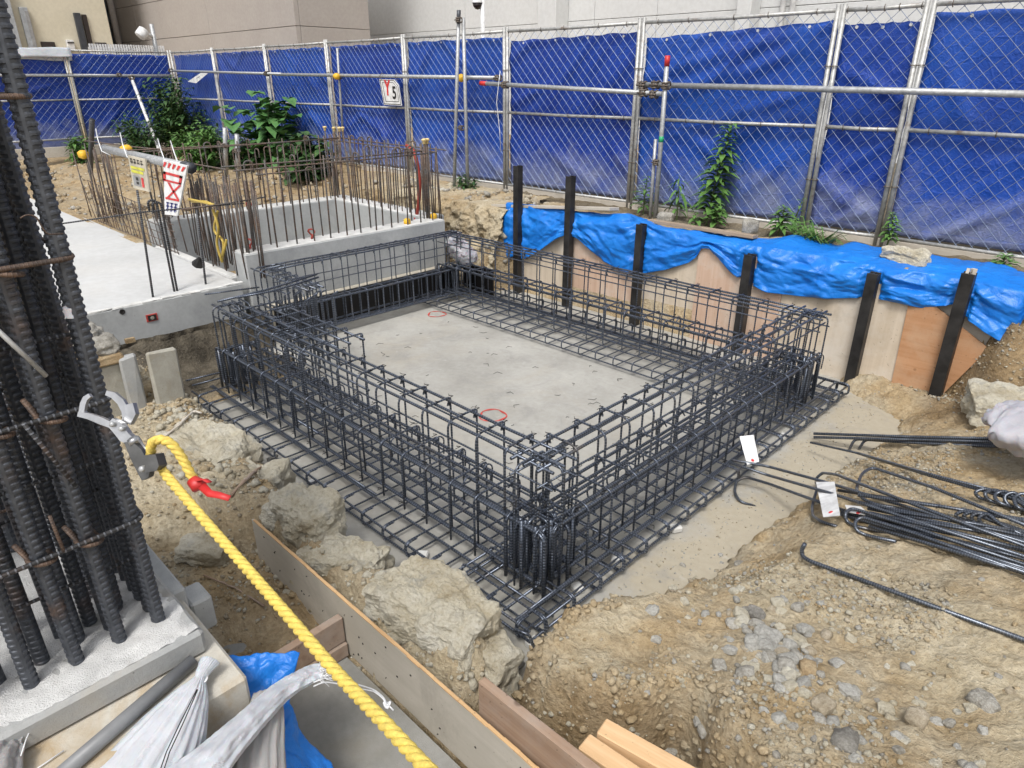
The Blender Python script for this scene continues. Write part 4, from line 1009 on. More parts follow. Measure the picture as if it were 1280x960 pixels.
for a, b in (((-6.06, 2.70, 1.55), (-6.06, 4.95, 1.55)), ((-6.20, 2.66, 1.575), (-6.20, 4.9, 1.56)), ((-6.06, 2.9, 1.50), (-6.06, 3.7, 1.505)), ((-8.20, 2.7, 1.57), (-8.20, 5.2, 1.58)), ((-8.36, 2.6, 1.58), (-8.36, 5.2, 1.56)),
             ((-8.3, 5.02, 1.56), (-6.1, 5.02, 1.55)), ((-8.3, 5.16, 1.58), (-6.1, 5.16, 1.56)), ((-6.06, 2.2, 1.28), (-6.06, 2.95, 1.30)), ((-6.1, 2.66, 1.56), (-8.3, 2.66, 1.56)), ((-8.2, 3.0, 1.56), (-10.4, 2.75, 1.56))):
    m = MB(); m.tube([a, lerp(Vector(a), Vector(b), .5)+Vector((0, 0, -.006)), b], .0068, 6); obj('horizontal_bar', m, RU, sc_, True)
# corner clusters with plastic caps
def cluster(cx_, cy_, n, spread, h, capn, z0=.82, mat=RU):
    for k in range(n):
        x, y = cx_+random.uniform(-1, 1)*spread[0], cy_+random.uniform(-1, 1)*spread[1]; hh = h+random.uniform(-.12, .03)
        if k < capn: hh = h+.02
        m = MB(); lx, ly = random.uniform(-.04, .04), random.uniform(-.04, .04); m.tube([(x, y, z0), (x+lx*.5, y+ly*.5, z0+hh*.5), (x+lx, y+ly, z0+hh)], .0105 if k < capn else .007, 6); o = obj('vertical_bar', m, mat, sc_, True)
        if k < capn: q = link('yellow_cap', CAP, o); q.location = (x+lx, y+ly, z0+hh)
cluster(-6.18, 5.02, 9, (.10, .10), .82, 3); cluster(-8.25, 5.12, 9, (.16, .10), .85, 4); cluster(-6.55, 2.74, 52, (.62, .10), .84, 0, .60); cluster(-7.5, 2.72, 6, (.3, .05), .70, 0, .6)
cluster(-10.2, 2.78, 24, (.42, .16), .93, 0, .60); cluster(-8.25, 2.8, 10, (.15, .15), .75, 0)
p = at_y(104, 193, 2.7); 
for px, py, y in ((104, 193.5, 2.7), (158, 187.5, 2.75)):
    p = at_y(px, py, y); m = MB(); m.lathe([(.02, -.05), (.06, -.03), (.065, .03), (.03, .055)], p, 10); tag(obj('cap', m, MAT['yellow_plastic'], smooth=True), 'round yellow bar cap %s' % ('at the outer end of the far rusty bars' if px < 120 else 'beside the upper notice board'), 'bar cap')
# black starter bars in the slab
for lab, b_, t2, hk in (('black starter bar standing alone in the pale slab, nearest the soil', (191, 371), (178, 237), False), ('black starter bar twinned with a hooked one in the pale slab', (218, 364), (196, 250), True), ('black starter bar in the slab just before the mesh panel corner', (257, 355), (250, 262), False)):
    bp = at_z(*b_, .58); tp = at_x(*t2, bp.x); t = thing('starter_bar', lab, 'rebar', bp)
    for k, dx in enumerate((0, .024) if hk else (0,)):
        m = MB(); top = Vector((bp.x, tp.y*.0+bp.y+(tp.y-bp.y)*.6+dx*1.3, tp.z-k*.02)); pts = [Vector((bp.x, bp.y+dx, .55)), top]
        if hk: pts = fillet([pts[0], top, top+Vector((0, -.07, .004)), top+Vector((0, -.07, -.08))], .034, 5)
        else: pts = [pts[0], lerp(pts[0], top, .5), top]
        m.tube(pts, .0095, 7); obj('bar', m, MAT['starter_rebar'], t, True)
m = MB(); m.tube([at_x(74, 280, -6.1), at_x(180, 265, -6.12), at_x(305, 254, -6.1)], .006, 6); t = tag(obj('rebar', m, MAT['starter_rebar'], smooth=True), 'thin level bar tied across the slab starter bars', 'rebar')
# welded wire mesh panel standing along the slab edge
t = thing('wire_mesh_panel', 'rusty welded wire mesh panel standing on the slab edge', 'mesh panel', (-9, 2.6, .58))
q0, q1 = at_y(122, 281, 2.62), at_y(224, 320, 2.62); x0, x1 = q0.x, q1.x
for k in range(28):
    x = lerp(x0, x1, k/27); m = MB(); tz = lerp(1.12, .98, k/27); m.tube([(x, 2.62, .585), (x+.02, 2.60-.05*(k % 3 == 0), tz)], .0048, 4); obj('wire', m, MAT['rusty_rebar'], t)
for k in range(6):
    m = MB(); m.tube([(x0, 2.624, .60+k*.10), (lerp(x0, x1, .5), 2.61, .595+k*.088), (x1, 2.624, .60+k*.074)], .0048, 4); obj('wire', m, MAT['rusty_rebar'], t)
# notice boards on a tube
ta, tb = at_y(131, 186, 2.72), at_y(239, 210, 2.58); t = tube_thing('sign_tube', 'grey tube slung over the rusty bars holding two notice boards', 'tube', ta, tb, .045, 'galvanised_steel', None, [(1, 'dark_metal', .18), (0, 'dark_pipe_grey', .05)])
for px in (133, 165, 215, 232):
    p = at_y(px, 188+(px-131)*.22, 2.62); m = MB(); m.tube([p+Vector((-.38, .05, .22)), p+Vector((-.15, -.02, .12)), p+Vector((0, -.05, 0)), p+Vector((.05, .02, -.05))], .0055, 5); obj('tie_string', m, MAT['white_string'], t, True)
def board(name, label, quad, y, mat):
    Q = [at_y(*k, y) for k in quad]; t = thing(name, label, 'notice board', Q[0]); m = MB()
    m.prism(Q, .015, (0, 1, 0)); obj('panel', m, MAT[mat], t); U = lambda u, v: lerp(lerp(Q[0], Q[1], u), lerp(Q[3], Q[2], u), v)+Vector((0, -.004, 0)); return t, U
def bars(t, U, lst, mat, nm='print'):
    m = MB()
    for q in lst: m.add([U(*p) for p in q], [tuple(range(len(q)))])
    obj(nm, m, MAT[mat], t)
t, U = board('notice_board', 'cream notice board with yellow band hanging from the grey tube', [(159.5, 194), (181, 199), (187, 240), (167, 235)], 2.55, 'old_sign_board')
rect = lambda a, b, c, d: [(a, b), (c, b), (c, d), (a, d)]
bars(t, U, [rect(.12+.2*k, .07, .12+.2*k+.13, .10) for k in range(4)]+[rect(.12+.2*k, .16, .12+.2*k+.14, .19) for k in range(4)]+[rect(.15+.2*k, .07, .18+.2*k, .22) for k in range(4)]+[rect(.24+.2*k, .11, .26+.2*k, .22) for k in range(3)], 'black_print', 'lettering')
bars(t, U, [rect(.08, .30, .9, .38), rect(.08, .41, .8, .50)], 'yellow_print', 'yellow_band'); bars(t, U, [rect(.1, .58, .55, .9)], 'grey_print', 'picture'); bars(t, U, [rect(.62, .6, .75, .9)], 'red_print', 'red_block')
bars(t, lambda u, v: U(u, v)+Vector((0, -.002, 0)), [rect(.3, .62, .45, .72), rect(.3, .76, .45, .84)], 'black_print', 'figure')
t, U = board('notice_board', 'white notice board with red stripes and red cross beside the cream one', [(204, 199.5), (234, 207.5), (221.5, 270), (206, 268)], 2.5, 'white_print')
U0 = U; U = lambda u, v: U0(u, v)
bars(t, U, [[(.05+.2*k, .03), (.17+.2*k, .03), (.07+.2*k, .12), (-.0+.2*k, .12)] for k in range(5)], 'red_print', 'stripes')
bars(t, U, [rect(.0, .20, .9, .245), rect(.0, .20, .12, .36), rect(.78, .20, .9, .36), rect(.0, .335, .9, .37), [(.2, .38), (.34, .38), (.95, .66), (.8, .66)], [(.8, .38), (.92, .38), (.32, .66), (.18, .66)], rect(.1, .66, .95, .70)], 'red_print', 'warning_mark')
bars(t, U, [rect(.15+.27*(k % 3), .75+.065*(k//3), .36+.27*(k % 3), .775+.065*(k//3)) for k in range(9)]+[rect(.2+.27*k, .75, .28+.27*k, .93) for k in range(3)], 'blue_print', 'lettering')
# red conduit and yellow hose
m = MB(); pts = [at_y(*k, 5.0) for k in ((508, 182), (516, 186), (521, 200), (525, 225), (524, 250), (520, 277))]; m.tube(fillet(pts, .1, 3), .020, 8)
t = tag(obj('conduit', m, MAT['conduit_red'], smooth=True), 'dark red flexible conduit curving down among the rusty bars', 'conduit'); m = MB(); p = at_y(521, 276, 4.98); m.lathe([(.035, -.04), (.035, .04)], p, 8); obj('collar', m, MAT['red_plastic'], t)
for px, py, lb in ((509, 277.5, 'yellow plastic plug on the wall by the conduit foot'), (542, 271, 'yellow plastic plug at the wall corner')):
    p = at_z(px, py, .85); m = MB(); m.lathe([(.04, -.03), (.04, .025), (.02, .04)], p, 10); tag(obj('plug', m, MAT['yellow_plastic'], smooth=True), lb, 'plug')
for px, py, lb in ((390, 296, 'red wire clip on the far wall top, middle one'), (312, 309, 'red wire clip on the far wall top near the mesh panel'), (312, 261, 'red wire clip on the back wall across the open pit')):
    p = at_z(px, py, .85); m = MB(); m.tube([p+Vector((.035*math.cos(a), .02*math.sin(2*a), .045*math.sin(a)+.03)) for a in np.linspace(0, 6.28, 13)], .009, 5); tag(obj('wire_clip', m, MAT['conduit_red'], smooth=True), lb, 'clip')
t = thing('hose', 'faded yellow hose hung in loops among the rusty bars', 'hose', at_y(262, 300, 2.55))
for k in range(4):
    m = MB(); y = 2.52+.03*k; pts = [at_y(*q, y) for q in [((236, 249), (250, 252), (267, 256)), ((240, 252), (258, 252), (268, 257), (262, 256)), ((266, 262), (274, 285), (270, 305), (278, 328)), ((272, 264), (266, 290), (281, 300), (276, 330), (283, 300))][k]]; m.tube(fillet(pts, .12, 4), .012, 7); obj('loop', m, MAT['hose_yellow'], t, True)
m = MB(); m.tube([at_y(249, 322, 2.4), at_y(248, 330, 2.4)], [.01, .06], 8); tag(obj('weight', m, MAT['black_steel']), 'small black cone standing on the slab by the mesh panel end', 'cone')
random.seed(105)

# ================================================================== FOREGROUND COLUMN OF RIBBED BARS
def ribbed_mesh(L, r, pitch, h, n=14, name='main_bar', mat='column_rebar', sub=8):
    prof = []
    z = 0.0; npitch = int(L/pitch); vs = []; k = 0
    rings = npitch*sub+1
    an = np.arange(n)*2*math.pi/n
    half = np.cos(an) >= 0
    seam = np.abs(np.sin(an)) > .97
    V = np.zeros((rings, n, 3))
    hi = np.array([0, 1, 1, 1, .8, 0, 0, 0])[:sub]
    for i in range(rings):
        ph = i % sub; a = hi[ph]; b = hi[(ph+sub//2) % sub]
        rr = r + h*np.where(seam, .85, np.where(half, a, b)*np.clip(np.abs(np.cos(an))*1.6, .25, 1))
        V[i, :, 0] = rr*np.cos(an); V[i, :, 1] = rr*np.sin(an); V[i, :, 2] = i*pitch/sub
    idx = (np.arange(rings-1)[:, None]*n+np.arange(n)[None, :]); nx2 = (np.arange(rings-1)[:, None]*n+((np.arange(n)+1) % n)[None, :])
    F = np.stack([idx, nx2, nx2+n, idx+n], -1).reshape(-1, 4)
    me_ = bpy.data.meshes.new(name); me_.from_pydata(V.reshape(-1, 3).tolist(), [], F.tolist()+[list(range((rings-1)*n, rings*n))])
    me_.materials.append(MAT[mat]); me_.update(); return me_
col = thing('column_cage', 'tall column cage of thick dark ribbed bars with rusty ties in the near foreground', 'column cage', (-2.35, .05, .70))
MBAR = ribbed_mesh(2.2, .0176, .0200, .0034, 18)
TR = MAT['tie_rebar']
spots = [(-1.98, y) for y in (-.19, -.07, .055, .172, .29, .405)] + [(x, .405) for x in (-2.055, -2.19, -2.265, -2.40, -2.475, -2.62, -2.72)] + \
        [(-2.06, -.07), (-2.06, .29), (-2.055, .10), (-2.13, .33), (-2.13, .17), (-2.72, .29), (-2.72, .17), (-2.72, .05), (-2.72, -.07), (-2.64, .29), (-2.5, .32), (-2.33, .33), (-2.64, .05), (-2.2, -.19), (-2.5, -.19), (-2.13, .405), (-2.335, .405), (-2.55, .405), (-2.06, .20), (-2.13, .25), (-2.25, .30), (-2.055, -.01), (-2.2, .08), (-2.4, .22)]
for i, (x, y) in enumerate(spots):
    o = link('main_bar', MBAR, col); o.location = (x, y, .66+.0); o.rotation_euler = (random.uniform(-.012, .012), random.uniform(-.012, .012), random.choice((0, R(90), R(20), R(60))))
for zi, z in enumerate((.80, 1.09, 1.48, 1.87, 2.24)):
    if zi == 0: continue
    x0, x1, y0, y1 = -1.952, -2.75, -.34, .434
    pts = fillet([(x0, y0, z-.005), (x0, y1, z+.005), (x1, y1, z), (x1, y0, z)], .035, 5, True)
    m = MB(); m.tube(pts, .0068, 7, False, True); obj('tie', m, TR if zi in (3, 4) else MAT['starter_rebar'], col, True)
    for yy in (-.07, .172, .29):      # cross ties with 135 degree hooks round the front bars
        r_ = .031; cxx = -1.98; hp = []
        for a in np.linspace(-2.1, 2.0, 12):
            hp.append((cxx+r_*math.cos(a), yy+r_*math.sin(a), z-.012-.012*a/2))
        hp = [Vector(p) for p in hp]
        tail = hp[-1]+Vector((-.16, -.01, -.01)); hp = [hp[0]+Vector((.012, -.02, .055))] + hp + [tail, Vector((-2.72, yy+.02, z-.02))]
        m = MB(); m.tube(hp, .0065, 7); obj('hooked_tie', m, TR, col, True)
    for xx in (-2.19, -2.475):
        m = MB(); m.tube([(xx, -.33, z+.02), (xx, .40, z+.022)], .006, 6); obj('cross_tie', m, MAT['starter_rebar'], col, True)
for z in (.93, 1.28, 1.66):
    m = MB(); m.tube([(-2.02, -.36, z), (-2.02, .39, z+.006)], .006, 6); obj('cross_tie', m, MAT['starter_rebar'], col, True)
    m = MB(); m.tube([(-2.60, -.36, z), (-2.60, .39, z+.006)], .006, 6); obj('cross_tie', m, TR, col, True)
for (a, b, r_, mt) in (((28, 528), (95, 608), .0062, 'starter_rebar'), ((-8, 408), (58, 470), .006, 'frame_steel'), ((62, 645), (80, 690), .005, 'tie_rebar')):
    m = MB(); m.tube([at_x(*a, -1.935), at_x(*b, -1.95)], r_, 6); obj('loose_rod', m, MAT[mt], col, True)
m = MB(); wpts = [at_x(*k, -1.92) for k in ((25, 273), (33, 268), (45, 270), (55, 288), (60, 293), (79, 292))]; m.tube(fillet(wpts, .02, 3), .0018, 4); obj('wire', m, TR, col, True)
m = MB(); m.tube([at_x(5, 470, -2.16), at_x(58, 640, -2.16)], .008, 6); tag(obj('plastic_pipe', m, MAT['white_plastic'], smooth=True), 'thin white plastic pipe standing among the ribbed column bars', 'pipe')
c = Vector((-1.98, .405, 1.735)); m = MB(); m.tube([c-Vector((0, 0, .013)), c+Vector((0, 0, .013))], .0222, 18); o = obj('tape', m, MAT['white_bag'], col, False)
# ---- snap hook, rope grip and rope
hk = thing('rope_hook', 'large silver scaffold hook with dark rope grip clipped round the column bars', 'hook', at_d(130, 520, 1.52))
Dn = -Fv
def D(px, py, dep): return at_d(px, py, dep)
def ribpx(nm, pts, widths, dep, thick, mat, par=hk):
    m = MB(); P_ = [D(x, y, dep+(d if len(pts[0]) > 2 else 0)) for x, y, *r in pts for d in ([r[0]] if r else [0])]
    m.ribbon(P_, [w*dep/FPX for w in widths], thick, Dn); return obj(nm, m, MAT[mat], par)
jaw = ribpx('jaw', [(113.5, 494), (108, 498), (105, 505), (103.5, 514), (106, 520)], [5, 6.5, 7, 7, 8], 1.50, .010, 'hook_alloy')
ribpx('jaw', [(134, 491), (143, 494), (152, 502), (158, 513), (159, 524), (153, 531), (143, 531)], [6, 8, 9, 9.5, 9, 8, 7], 1.52, .011, 'hook_alloy')
ribpx('gate', [(99, 517.5), (112, 520), (128, 526), (142, 532)], [6, 7.5, 9, 7], 1.49, .012, 'hook_alloy')
ribpx('gate_cover', [(163, 505), (166, 517), (161, 529)], [11, 12, 9], 1.515, .016, 'hook_alloy')
b_ = ribpx('body', [(140, 527), (149, 534), (158, 546), (166, 551)], [11, 15, 14, 10], 1.492, .018, 'hook_alloy')
for px, py in ((144, 530), (155.5, 535.5)):
    m = MB(); m.lathe([(.006, 0), (.006, .014), (.004, .016)], D(px, py, 1.49), 10, Matrix((( Rv.x, Uv.x, Dn.x), (Rv.y, Uv.y, Dn.y), (Rv.z, Uv.z, Dn.z)))); obj('rivet', m, MAT['galvanised_steel'], b_, True)
m = MB(); m.tube([D(166, 549, 1.49), D(170, 555, 1.487)], .0135, 10); obj('swivel', m, MAT['hook_alloy'], hk, True)
m = MB(); m.prism([D(*k, 1.50) for k in ((162, 552), (172, 551), (183, 560), (195, 583), (192, 595), (184, 599), (178, 588), (170, 572))], .022, Dn); gp = obj('grip_body', m, MAT['grip_steel'], hk)
m = MB(); m.prism([D(*k, 1.475) for k in ((191, 567), (205, 566), (209, 580), (206, 586), (192, 588))], .035, Dn); obj('grip_cam', m, MAT['grip_steel'], hk)
m = MB(); m.tube([D(174, 550, 1.475), D(183, 562, 1.47), D(191, 578, 1.465), D(193, 588, 1.465)], .0028, 6); obj('grip_edge', m, MAT['hook_alloy'], gp, True)
m = MB(); m.lathe([(.007, 0), (.007, .02), (.003, .022)], D(183, 585, 1.475), 8, Matrix((( Rv.x, Uv.x, Dn.x), (Rv.y, Uv.y, Dn.y), (Rv.z, Uv.z, Dn.z)))); obj('grip_pin', m, MAT['galvanised_steel'], gp, True)
def rope_strands(path, r, pitch, parent, sub=.0065):
    P_ = [Vector(p) for p in path]; seg = []
    for i in range(len(P_)-1):
        a0, a1, a2, a3 = P_[max(i-1, 0)], P_[i], P_[i+1], P_[min(i+2, len(P_)-1)]
        n = max(2, int((a2-a1).length/sub))
        for k in range(n):
            t = k/n; seg.append(.5*((2*a1)+(a2-a0)*t+(2*a0-5*a1+4*a2-a3)*t*t+(3*a1-a0-3*a2+a3)*t**3))
    seg.append(P_[-1]); L = 0; N = None; tr = [[], [], []]
    for i, p in enumerate(seg):
        T = (seg[min(i+1, len(seg)-1)]-seg[max(i-1, 0)]).normalized()
        if i: L += (p-seg[i-1]).length
        if N is None: N = T.orthogonal()
        N = (N-T*N.dot(T)).normalized(); B = T.cross(N)
        for s_ in range(3):
            a = 2*math.pi*(s_/3 - L/pitch); tr[s_].append(p+(N*math.cos(a)+B*math.sin(a))*r*.52)
    for s_ in range(3):
        m = MB(); m.tube(tr[s_], r*.56, 9); obj('strand', m, MAT['rope_yellow'], parent, True)
rp = thing('rope', 'thick yellow three strand rope slanting down from the hook grip', 'rope', D(205, 590, 1.47))
rope_strands([D(199, 580, 1.475), D(206, 592, 1.465), D(250, 644, 1.385), D(300, 701, 1.30), D(360, 770, 1.17), D(420, 840, 1.06), D(475, 898, .95), D(530, 957, .86), D(620, 1052, .72)], .0100, .056, rp)
rope_strands([D(192, 577, 1.485), D(189, 568, 1.475), D(188.5, 560, 1.465), D(191, 553, 1.46), D(197, 550, 1.455), D(205, 550, 1.455), D(215, 556, 1.455), D(226, 570, 1.46), D(236, 588, 1.465), D(244, 603, 1.47)], .0102, .046, rp)
m = MB(); m.tube([D(240, 600, 1.465), D(246, 606, 1.462), D(255, 604, 1.46)], [.0125, .0155, .010], 10)
m.ribbon([D(247, 601, 1.45), D(256, 599, 1.445), D(262, 603, 1.44)], .014, .002, Uv); m.ribbon([D(252, 607, 1.45), D(262, 617, 1.44), D(274, 619, 1.43), D(287, 623, 1.42)], [.018, .016, .014, .012], .0018, Dn+Uv*.5)
obj('red_tape', m, MAT['red_plastic'], rp, True)
# ---- pipe, bags and blue tarp at the bottom
pa, pb = at_z(241, 826, .633), at_z(60, 982, .633); t = thing('grey_pipe', 'grey plastic pipe lying along the stained footing beside the white bags', 'pipe', pa)
m = MB(); m.tube([pa, lerp(pa, pb, .5), pb], .021, 14); obj('pipe', m, MAT['grey_pvc'], t, True)
m = MB(); d_ = (pa-pb).normalized(); m.tube([pa, pa+d_*.001], .016, 12); obj('pipe_bore', m, MAT['dark_void'], t)
def loft(m, secs, nu=64, pleat=0, pamp=.06, seed=0, crump=.0, fl=.6, side=None):
    # secs: list of (centre, radius wide, radius thin); rings perpendicular to the path
    S = [(Vector(c), a, b) for c, a, b in secs]; n = len(S); fine = []
    for i in range(n-1):
        for k in range(10):
            t = k/10; c0, c1, c2, c3 = S[max(i-1, 0)], S[i], S[i+1], S[min(i+2, n-1)]
            cr = lambda a0, a1, a2, a3: .5*((2*a1)+(a2-a0)*t+(2*a0-5*a1+4*a2-a3)*t*t+(3*a1-a0-3*a2+a3)*t**3)
            fine.append((cr(c0[0], c1[0], c2[0], c3[0]), max(.004, cr(c0[1], c1[1], c2[1], c3[1])), max(.003, cr(c0[2], c1[2], c2[2], c3[2]))))
    fine.append(S[-1]); N_ = len(fine); vs = []
    for i, (c, a, b) in enumerate(fine):
        T = (fine[min(i+1, N_-1)][0]-fine[max(i-1, 0)][0]).normalized(); sv = Vector(side or (0, 0, 1)).cross(T)
        sv.normalize(); up = T.cross(sv)
        for j in range(nu):
            an = 2*math.pi*j/nu; u = i/N_
            k = 1 + (pamp*math.sin(pleat*an+1.3*math.sin(3*u+seed))+pamp*.6*math.sin((pleat*1.7)*an+seed+2*u))*(1-.35*u) if pleat else 1
            p = c + sv*math.cos(an)*a*k + up*math.sin(an)*b*k
            if crump:
                p += (sv+up)*crump*(1.0*mnoise.fractal(p*22+Vector((seed, 0, 0)), .8, 2.2, 4) - 2.2*abs(mnoise.noise(p*17+Vector((0, seed, 0)))) - 1.2*abs(mnoise.noise(p*41+Vector((0, seed, 5))))) + up*crump*.6*mnoise.noise(p*70)
            vs.append(p)
    fs = [(i*nu+j, i*nu+(j+1) % nu, (i+1)*nu+(j+1) % nu, (i+1)*nu+j) for i in range(N_-1) for j in range(nu)]
    fs += [tuple(range(nu-1, -1, -1)), tuple((N_-1)*nu+j for j in range(nu))]
    m.add(vs, fs)
t = thing('sandbag', 'white woven sandbag with gathered neck and black seam beside the grey pipe', 'sandbag', at_z(250, 850, .62))
m = MB(); loft(m, [(at_z(263, 826, .66), .030, .022), (at_z(254, 840, .655), .020, .017), (at_z(250, 850, .645), .019, .018), (at_z(238, 872, .63), .055, .034), (at_z(215, 915, .59), .100, .066), (at_z(180, 985, .52), .145, .11), (at_z(150, 1060, .45), .15, .12)], 110, 22, .075, 1, .0015)
obj('bag', m, MAT['woven_bag'], t, True)
for dx in (0, 4):
    m = MB(); cs = [((246+dx*.3, 862), .66), ((237+dx*.6, 880), .667), ((224+dx, 906), .672), ((208+dx, 940), .655), ((196+dx*1.2, 975), .64)]
    m.tube([at_z(*k, z+.014) for k, z in cs], .0016, 5); obj('seam', m, MAT['black_print'], t, True)
m = MB(); c = at_z(250, 850, .645); m.tube([c+Vector((.021*math.cos(a), .021*math.sin(a), .004*math.sin(2*a))) for a in np.linspace(0, 6.28, 14)], .0032, 5); obj('neck_cord', m, MAT['white_string'], t, True)
t = thing('sandbag', 'shiny white woven bag with frayed mouth lying across the blue tarp', 'sandbag', at_z(380, 845, .5))
m = MB(); loft(m, [(at_z(402, 838, .50), .032, .010), (at_z(385, 844, .505), .036, .014), (at_z(350, 866, .53), .036, .024), (at_z(305, 910, .57), .043, .034), (at_z(265, 952, .585), .058, .042), (at_z(225, 1000, .56), .095, .06), (at_z(200, 1050, .5), .11, .07)], 80, 8, .08, 5, .0045)
obj('bag', m, MAT['woven_bag'], t, True)
m = MB()
for k in range(60):
    p = at_z(400+random.uniform(-3, 3), 837+random.uniform(-12, 14), .505); e = Vector((random.uniform(-.01, .035), random.uniform(.0, .03), random.uniform(-.035, .03))); m.tube([p, p+e*.5+Vector((0, 0, random.uniform(-.008, .008))), p+e], .0008, 3)
obj('frayed_threads', m, MAT['white_string'], t, kind='stuff')
m = MB()
for k, dy in enumerate((0, 5)):
    pts = [at_z(x, y+dy*(1 if i < 4 else .4), z) for i, (x, y, z) in enumerate(((392, 853, .50), (405, 847, .49), (425, 850, .46), (445, 855, .40), (468, 862, .33), (480, 872, .30), (484, 881, .28)))]
    m.tube(fillet(pts, .03, 3), .0026, 5)
p = at_z(484, 880, .285); m.tube([p+Vector((.010*math.cos(a), .010*math.sin(a), .008*math.sin(2*a))) for a in np.linspace(0, 6.28, 12)], .004, 5); m.tube([p, at_z(492, 888, .27)], .003, 5)
obj('tie_cord', m, MAT['white_string'], t, True)
t = thing('sandbag', 'greyish pleated bag hanging down below the shiny white bag', 'sandbag', at_z(330, 920, .48))
m = MB(); loft(m, [(at_z(335, 868, .50), .045, .03), (at_z(330, 905, .48), .060, .045), (at_z(322, 960, .43), .078, .055), (at_z(318, 1040, .36), .085, .06)], 80, 13, .06, 9, .002); obj('bag', m, MAT['grey_bag'], t, True)
t = thing('sandbag', 'grey rubble bag at the near corner of the column base with looped cord', 'sandbag', at_z(10, 940, .68))
m = MB(); loft(m, [(at_z(30, 908, .665), .020, .012), (at_z(22, 914, .665), .028, .018), (at_z(8, 930, .655), .05, .03), (at_z(-12, 960, .65), .07, .05), (at_z(-25, 1000, .64), .08, .06)], 64, 9, .10, 12, .003); obj('bag', m, MAT['grey_bag'], t, True)
m = MB(); m.tube(fillet([at_z(*k, .665) for k in ((28, 918), (36, 908), (42, 903), (41, 908), (34, 920), (26, 945))], .02, 3), .0018, 5); obj('tie_cord', m, MAT['white_string'], t, True)
m = MB(); m.tube([at_z(80, 938, .618), at_z(40, 965, .618)], .0022, 5); tag(obj('white_string', m, MAT['white_string'], smooth=True), 'thin white cord lying on the stained footing', 'cord')
m = MB()
LE = [(258, 822, .54), (264, 850, .50), (272, 900, .46), (300, 960, .42), (320, 1010, .36)]; RE = [(374, 817, .50), (365, 850, .44), (362, 885, .37), (378, 918, .28), (424, 966, .17)]
def pl(L_, v):
    k = min(int(v*(len(L_)-1)), len(L_)-2); t_ = v*(len(L_)-1)-k; return [lerp(a, b, t_) for a, b in zip(L_[k], L_[k+1])]
def tf_(u, v):
    a, b = pl(LE, v), pl(RE, v); p = at_z(lerp(a[0], b[0], u), lerp(a[1], b[1], u), lerp(a[2], b[2], u))
    q = p + Vector((.3, .5, 1))*(.018*mnoise.fractal(p*9, .8, 2.1, 4)+.014*abs(mnoise.noise(p*7+Vector((3, 1, 2)))) + .006*mnoise.noise(p*34)); return q
m.grid(tf_, 60, 70); o = tag(obj('blue_tarp', m, MAT['light_blue_tarp'], smooth=True), 'crumpled blue tarp heaped under the white bags', 'tarp'); o.modifiers.new('t', 'SOLIDIFY').thickness = .002
m = MB(); m.tube(fillet([at_z(*k) for k in ((262, 832, .60), (266, 822, .60), (278, 818, .57), (290, 826, .53), (300, 848, .50), (306, 855, .5))], .02, 3), .0018, 5); tag(obj('white_string', m, MAT['white_string'], smooth=True), 'thin white cord looped over the crumpled blue tarp', 'cord')
# ---- form board, braces, timbers
t = thing('form_board', 'long coated plywood form board standing on edge along the near trench', 'form board', (-2, 1.10, 0))
m = MB(); m.box((-1.78, 1.098, .148), (2.19, .012, .300), None, .001); obj('panel', m, MAT['coated_plywood'], t)
m = MB()
for k in range(30):
    x = -2.86+k*.0725; m.box((x+.035, 1.098+random.uniform(-.0008, .0008), .2995), (.0727, .0128, .005), None, 0, .0009)
obj('ply_edge', m, MAT['ply_edge'], t, kind='stuff')
m = MB()
for k in range(34):
    x, z = random.uniform(-2.8, -.8), random.choice((.05, .14, .23))+random.uniform(-.03, .03); m.box((x, 1.0905, z), (.008, .004, .0025), Matrix.Rotation(random.uniform(0, 3), 3, 'Y'))
obj('nail_marks', m, MAT['dark_void'], t, kind='stuff')
bx_ = at_z(425, 769, .21)
def plank(name, label, cat, c, size, mat, rot=None, group=None, bev=.003):
    m = MB(); m.box((0, 0, 0), size, None, bev); o = obj(name, m, MAT[mat]); o.location = c
    if rot: o.rotation_euler = rot
    return tag(o, label, cat, group)
plank('timber', 'brown timber cross piece on edge between form board and blue tarp', 'timber', (bx_.x, .855, .140), (.036, .46, .130), 'old_timber', (0, 0, R(1)))
bpy.data.objects[-1] if False else None
plank('timber', 'narrow timber lying under the brown cross piece at the form board', 'timber', (bx_.x+.004, .86, .036), (.040, .45, .070), 'old_timber', (0, 0, R(-1)))
pt = at_y(603, 849, 1.14)
plank('plank', 'weathered plank standing on edge just beyond the form board', 'plank', (pt.x+.52, 1.148, pt.z-.08), (1.04, .032, .165), 'old_timber', (0, R(.5), R(1.5)))
a_, b_ = at_z(745, 902, .36), at_z(870, 972, .36); an = math.atan2(b_.y-a_.y, b_.x-a_.x)
for lab, s_, e_ in (('fresh pale timber lying against the mound, the longer one', (752, 905), (870, 971)), ('fresh pale timber with clipped corner lying nearest the plank', (730, 924), (800, 972))):
    a_, b_ = at_z(*s_, .40), at_z(*e_, .40); an = math.atan2(b_.y-a_.y, b_.x-a_.x); L_ = .8; d_ = Vector((math.cos(an), math.sin(an), 0))
    plank('timber', lab, 'timber', a_+d_*(L_/2)+Vector((0, 0, -.028)), (L_, .066, .05), 'new_timber', (0, 0, an), None, .004)
random.seed(106)

